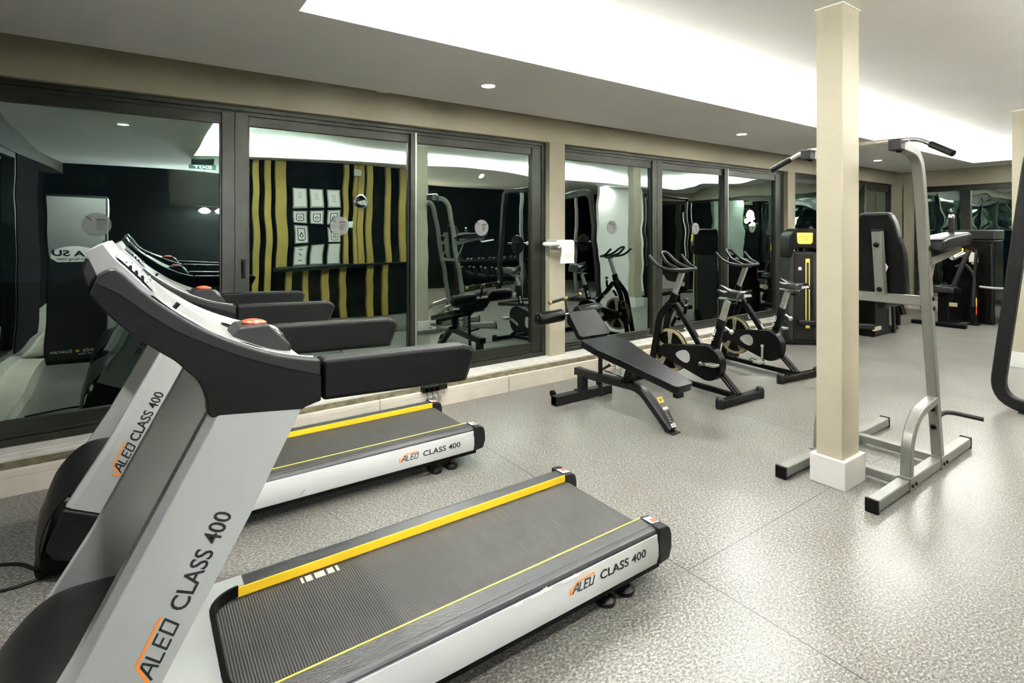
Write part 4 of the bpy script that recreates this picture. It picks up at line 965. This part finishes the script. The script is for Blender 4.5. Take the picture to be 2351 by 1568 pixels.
def rack():
    x0, x1 = 5.98, 7.35
    r = empty('barbell_rack', (6.6, .7, 0), 0, 'dark grey steel rack cut off by the right edge, with rounded side frames', 'barbell rack')
    for x in (x0, x1):
        p = fillet([(x-6.6, -.75, .055), (x-6.6, .66, .055), (x-6.6, .42, 2.26), (x-6.6, -.60, 2.26), (x-6.6, -.82, .25)], .22, 8)
        f = MB().rtube(p, .075, .095, (1, 0, 0), .12).build('side_frame', DKGREY, r, smooth=True, ang=25)
        for y in (.45, -.6): MB().box(x-6.6-.045, x-6.6+.045, y-.06, y+.06, 0, .01).build('rubber_foot', RUBBER, f)
    for y, z in ((-.55, 2.26), (-.72, .06)): MB().rtube([(x0-6.6, y, z), (x1-6.6, y, z)], .07, .07, (0, 1, 0)).build('cross_bar', DKGREY, r, smooth=True, ang=25)
    for x in (x0, x1): MB().rtube([(x-6.6+.02, -.05, .06), (x-6.6+.02, -.05, 2.24)], .06, .06, (1, 0, 0)).build('upright', TOWERM, r, smooth=True, ang=25)
    for x in (x0, x1): MB().box(x-6.6-.03, x-6.6+.06, -.02, .09, 1.20, 1.245).build('bar_hook', BLACKM, r, bevel=.004)
    b = empty('barbell', (6.65, .76, 1.262), 0, 'chrome barbell with black plates resting on the dark rack, mirrored behind the bikes', 'barbell')
    MB().cyl((-1.05, 0, 0), (1.05, 0, 0), .014, 14).build('bar', CHROME, b, smooth=True)
    for s in (-1, 1):
        pl = MB(); pl.lathe([(.03, 0), (.18, .004), (.19, .015), (.18, .03), (.03, .034)], Matrix.Translation((s*.83-.017, 0, 0)) @ Matrix.Rotation(R(90), 4, 'Y'), 36).build('weight_plate', BLACKM, b, smooth=True, ang=30)
rack()
def cable_station():
    r = empty('cable_station', (10.1, .75, 0), 0, 'cable station with chrome guide rods, mirrored in the panes behind the bikes', 'weight machine')
    for x in (-.75, .75):
        MB().rtube([(x, 0, 0), (x, 0, 2.3)], .07, .07, (1, 0, 0)).build('upright', BLACKM, r)
        for dx in (-.08, .08): MB().cyl((x+dx, .1, .1), (x+dx, .1, 2.2), .014, 12).build('guide_rod', CHROME, r, smooth=True)
        MB().box(x-.10, x+.10, .03, .17, .1, .75).build('weight_stack', BLACKM, r)
        MB().tube([(x*.6, .14, 1.9), (x*.56, .22, .9)], .012, 10).build('strap', WPLAST, r, smooth=True)
    MB().rtube([(-.78, 0, 2.3), (.78, 0, 2.3)], .07, .07, (0, 1, 0)).build('top_beam', BLACKM, r); MB().box(-.85, .85, -.3, .3, 0, .05).build('base_frame', BLACKM, r)
cable_station()
# dumbbell rack behind the camera's right, mirrored in the first window
def dumbbell_rack():
    r = empty('dumbbell_rack', (6.3, -.95, 0), 0, 'three-tier black dumbbell rack mirrored low in the sliding pane', 'dumbbell rack')
    for x in (-.9, .9): MB().prism([(-.25, 0), (.28, 0), (-.02, .95), (-.10, .95)], x-.025, x+.025, 'x').build('end_frame', BLACKM, r, bevel=.004)
    pos = []
    for k, (y, z) in enumerate(((.12, .25), (.03, .55), (-.06, .85))):
        MB().box(-.88, .88, y-.07, y+.07, z-.02, z).build('shelf', DKGREY, r); pos.append((y, z))
    proto = None; n = 0; names = ['lowest', 'middle', 'top']
    for k, (y, z) in enumerate(pos):
        for i in range(6):
            if proto is None:
                d = empty('dumbbell', (0, 0, 0)); d['category'] = 'dumbbell'; d['group'] = 'dumbbells on the three-tier rack'
                MB().cyl((0, -.07, 0), (0, .07, 0), .014, 12).build('handle', CHROME, d, smooth=True)
                for s in (-1, 1): MB().cyl((0, s*.05, 0), (0, s*.12, 0), .052, 18).build('weight_head', RUBBER, d, smooth=True, ang=40)
                proto = d; o = d
            else: o = copy_tree(proto)
            o.location = (6.3-.72+.288*i, -.95+y, z+.054); o['label'] = 'black dumbbell with chrome handle on the %s shelf of the dumbbell rack' % names[k]
            o['group'] = 'dumbbells on the %s shelf' % names[k]
dumbbell_rack()

# ------------------------------------------------------------------ things behind the camera, seen mirrored in the panes
def fridge():
    r = empty('drinks_fridge', (-.515, 1.22, 0), 0, 'tall drinks fridge with grey top and black lower door, mirrored in the left pane', 'fridge')
    MB().box(-.262, .262, -.26, .13, .03, 1.92).build('cabinet', BLACKP, r, bevel=.01)
    dr = MB().box(-.255, .255, .13, .15, .06, 1.905).build('door', GREYP, r, bevel=.004)
    MB().box(-.245, .245, .150, .1515, 1.19, 1.895).build('grey_panel', mat('fridge_grey', (.26, .26, .26), .4), dr)
    MB().box(-.245, .245, .150, .1515, .08, 1.19).build('black_panel', INK, dr)
    M = frameM((0, .1517, 1.19), (-1, 0, 0), (0, 0, 1))
    pts = []
    for k in range(73):
        a = PI*k/72; rr_ = (.95 if k % 2 else 1.0); pts.append((.235*math.cos(a)*rr_, .15*math.sin(a)*rr_))
    s = MB(); V = [s.bm.verts.new(M @ Vector((x, y, 0))) for x, y in pts+[(-.235, -.02), (-.18, -.05), (.18, -.05), (.235, -.02)]]; s.bm.faces.new(V); s.build('sunburst_print', WINK, dr)
    text_fit('A SU', .28, .075, M @ Matrix.Translation((-.06, .01, .0006)), bold=.03).build('lettering', INK, dr)
    text_fit('Natural Spring Water', .32, .022, M @ Matrix.Translation((-.13, -.032, .0006))).build('small_lettering', mat('grey_print', (.2, .2, .2), .5), dr)
    M = frameM((0, .1517, .20), (-1, 0, 0), (0, 0, 1))
    text_fit('DENİS', .15, .032, M @ Matrix.Translation((-.215, 0, .0004))).build('lettering', WINK, dr); text_fit('İÇECEK', .19, .032, M @ Matrix.Translation((.025, 0, .0004))).build('lettering', WINK, dr)
    MB().cyl(M @ Vector((-.02, .014, 0)), M @ Vector((-.02, .014, .0012)), .018, 20).build('round_mark', YELLOW, dr)
    text_fit('0242 742', .16, .022, M @ Matrix.Translation((-.19, -.045, .0004))).build('phone_lettering', WINK, dr)
    MB().rtube([(.235, .17, .8), (.235, .17, 1.4)], .02, .02, (1, 0, 0)).build('door_handle', CHROME, dr)
fridge()
def slats():
    r = empty('slat_screen', (2.8, -.40, 0), 0, 'screen of upright mustard slats on black, mirrored in the second pane', 'slat screen')
    struct(MB().box(1.45, 4.35, -.56, -.50, 0, ZS).build('wall_partition', DARKW))
    up = [(1.544, 1.632), (1.721, 1.812), (1.884, 2.043), (2.946, 3.029), (3.125, 3.185), (3.198, 3.308), (3.355, 3.467), (3.72, 3.82), (4.0, 4.12)]
    lo = [(2.03, 2.124), (2.30, 2.38), (2.592, 2.708), (2.886, 2.991), (3.355, 3.467), (3.645, 3.744)]
    for a, b in up: MB().box(a-2.8, b-2.8, -.08, -.01, .0 if a < 1.8 else .955, ZS-.002).build('slat', MUSTARD, r, bevel=.004)
    for a, b in lo: MB().box(a-2.8, b-2.8, -.06, .02, 0, .90).build('slat', MUSTARD, r, bevel=.004)
    t = tag(MB().box(1.86, 4.22, -.498, -.16, .902, .953).build('counter_shelf', BLACKM, bevel=.004), 'black counter shelf across the mustard slats, mirrored under the framed sheets', 'shelf')
slats()
proto = None
rows_ = ['top', 'second', 'third', 'lowest']; cols_ = ['left', 'middle', 'right']
for j, (z1, z0) in enumerate([(2.23, 1.94), (1.90, 1.61), (1.56, 1.27), (1.225, .955)]):
    for i, (a, b) in enumerate([(2.138, 2.351), (2.386, 2.621), (2.657, 2.901)]):
        if (j, i) == (2, 1): continue
        c = (a+b)/2
        r = empty('framed_sheet', (c, -.395, (z0+z1)/2), 0, 'silver-framed sheet, %s row, %s of three, mirrored beside the clock' % (rows_[j], cols_[2-i]), 'picture frame', 'framed sheets on the slat wall')
        h, w_ = (z1-z0)/2, .108
        m = MB(); m.box(-w_, w_, -.015, 0, h-.018, h); m.box(-w_, w_, -.015, 0, -h, -h+.018); m.box(-w_, -w_+.018, -.015, 0, -h+.018, h-.018); m.box(w_-.018, w_, -.015, 0, -h+.018, h-.018)
        m.build('frame', FRAME2, r, bevel=.002)
        sh = MB().box(-w_+.017, w_-.017, -.012, -.006, -h+.017, h-.017).build('sheet', WINK, r)
        M = frameM((0, -.0055, 0), (-1, 0, 0), (0, 0, 1))
        if j in (1, 2): stroke_mb([[(-.055, -.075), (.055, -.075), (.055, .085), (-.055, .085), (-.055, -.075)], [(-.03, .0), (0, .035), (.03, 0), (0, -.03), (-.03, 0)], [(-.04, -.09), (.04, -.09)]], .012, M).build('print', INK, sh)
        elif j == 0: stroke_mb([[(-.03, .05-.03*k), (.03, .05-.03*k)] for k in range(4)], .006, M).build('print', mat('grey_print', (.2, .2, .2), .5), sh)
        elif i == 0: stroke_mb([[(-.02, .0), (.02, .03)], [(-.03, -.06), (.03, -.06)], [(-.03, .08), (.03, .08)]], .010, M).build('print', INK, sh)
def clock():
    r = empty('wall_clock', (3.237, -.39, 2.05), 0, 'round wall clock with silver rim between the mustard slats, mirrored', 'clock')
    T = Matrix.Rotation(R(-90), 4, 'X')
    MB().lathe([(.125, 0), (.13, .03), (.118, .035), (.112, .02)], T, 44).build('rim', CHROME, r, smooth=True, ang=40)
    f = MB().cyl((0, .015, 0), (0, .02, 0), .114, 44).build('dial', WINK, r)
    M = frameM((0, .0205, 0), (-1, 0, 0), (0, 0, 1))
    stroke_mb([[(.09*math.sin(PI*k/6), .09*math.cos(PI*k/6)), (.104*math.sin(PI*k/6), .104*math.cos(PI*k/6))] for k in range(12)], .005, M).build('hour_marks', INK, f)
    a1, a2 = R(235), R(305)
    MB().bm.free(); stroke_mb([[(0, 0), (.05*math.sin(a2), .05*math.cos(a2))]], .007, M @ Matrix.Translation((0, 0, .001))).build('hour_hand', INK, r)
    stroke_mb([[(0, 0), (.08*math.sin(a1), .08*math.cos(a1))]], .005, M @ Matrix.Translation((0, 0, .002))).build('minute_hand', INK, r)
clock()
tag(MB().box(3.10, 3.24, -.41, -.36, 2.42, 2.54).build('wall_speaker', WPLAST, bevel=.02), 'small white wall box above the clock among the mustard slats, mirrored', 'speaker')
th = tag(MB().box(3.035, 3.055+.06, -.409, -.385, 1.57, 1.66).build('thermostat', WPLAST, bevel=.006), 'small white thermostat below the clock, mirrored', 'thermostat')
MB().box(3.045, 3.105, -.3848, -.384, 1.605, 1.645).build('screen', mat('lcd', (.25, .45, .40), .3, emit=.3), th)
ex = empty('exit_sign', (.845, -.42, 2.455), 0, 'green EXIT sign under the soffit, mirrored in the dark left pane', 'exit sign')
MB().box(-.18, .18, -.03, 0, -.05, .05).build('panel', mat('exit_green', (.02, .16, .10), .4, emit=.25), ex, bevel=.004)
text_fit('EXIT', .24, .062, frameM((.12, .001, -.031), (-1, 0, 0), (0, 0, 1)), bold=.03).build('lettering', mat('exit_white', (.8, .95, .9), .4, emit=.5), ex)
MB().box(-.15, .15, -.02, -.01, .05, .17).build('hanger', BLACKM, ex)
struct(MB().box(.40, 1.30, -.62, -.52, 1.95, 2.36).build('trim_8', FRAME, bevel=.01))
PEND = 40
for i, (x, y, z) in enumerate([(1.12, -3.2, 1.96), (1.42, -3.2, 1.96), (5.4, -2.8, 2.0)]):
    r = empty('pendant_lamp', (x, y, z), 0, ['left of two glowing white pendant lamps mirrored in the dark left pane', 'right of two glowing white pendant lamps mirrored in the dark left pane', 'warm glowing pendant lamp mirrored beside the sliding post'][i], 'lamp', 'pendant lamps at the back')
    MB().lathe([(.03, .06), (.10, .03), (.12, 0), (.118, 0), (.098, .026), (.03, .055)], None, 20).build('lamp_shade', mat('warm_shade', (1, .75, .45), .5, emit=6) if i == 2 else mat('white_shade', (.9, .95, 1), .5, emit=5), r, smooth=True)
    MB().cyl((0, 0, .06), (0, 0, ZC-z), .004, 8).build('cord', BLACKM, r)
    l = bpy.data.lights.new('pendant_bulb', 'POINT'); l.energy = PEND; l.shadow_soft_size = .10; l.color = (1, .82, .6) if i == 2 else (.97, 1, 1)
    o = bpy.data.objects.new('pendant_bulb', l); C.objects.link(o); o.parent = r
struct(MB().box(9.3, 10.9, -.74, -.66, 0, ZS).build('wall_partition', WHITE))
# shrubs standing outside the glass in the dark
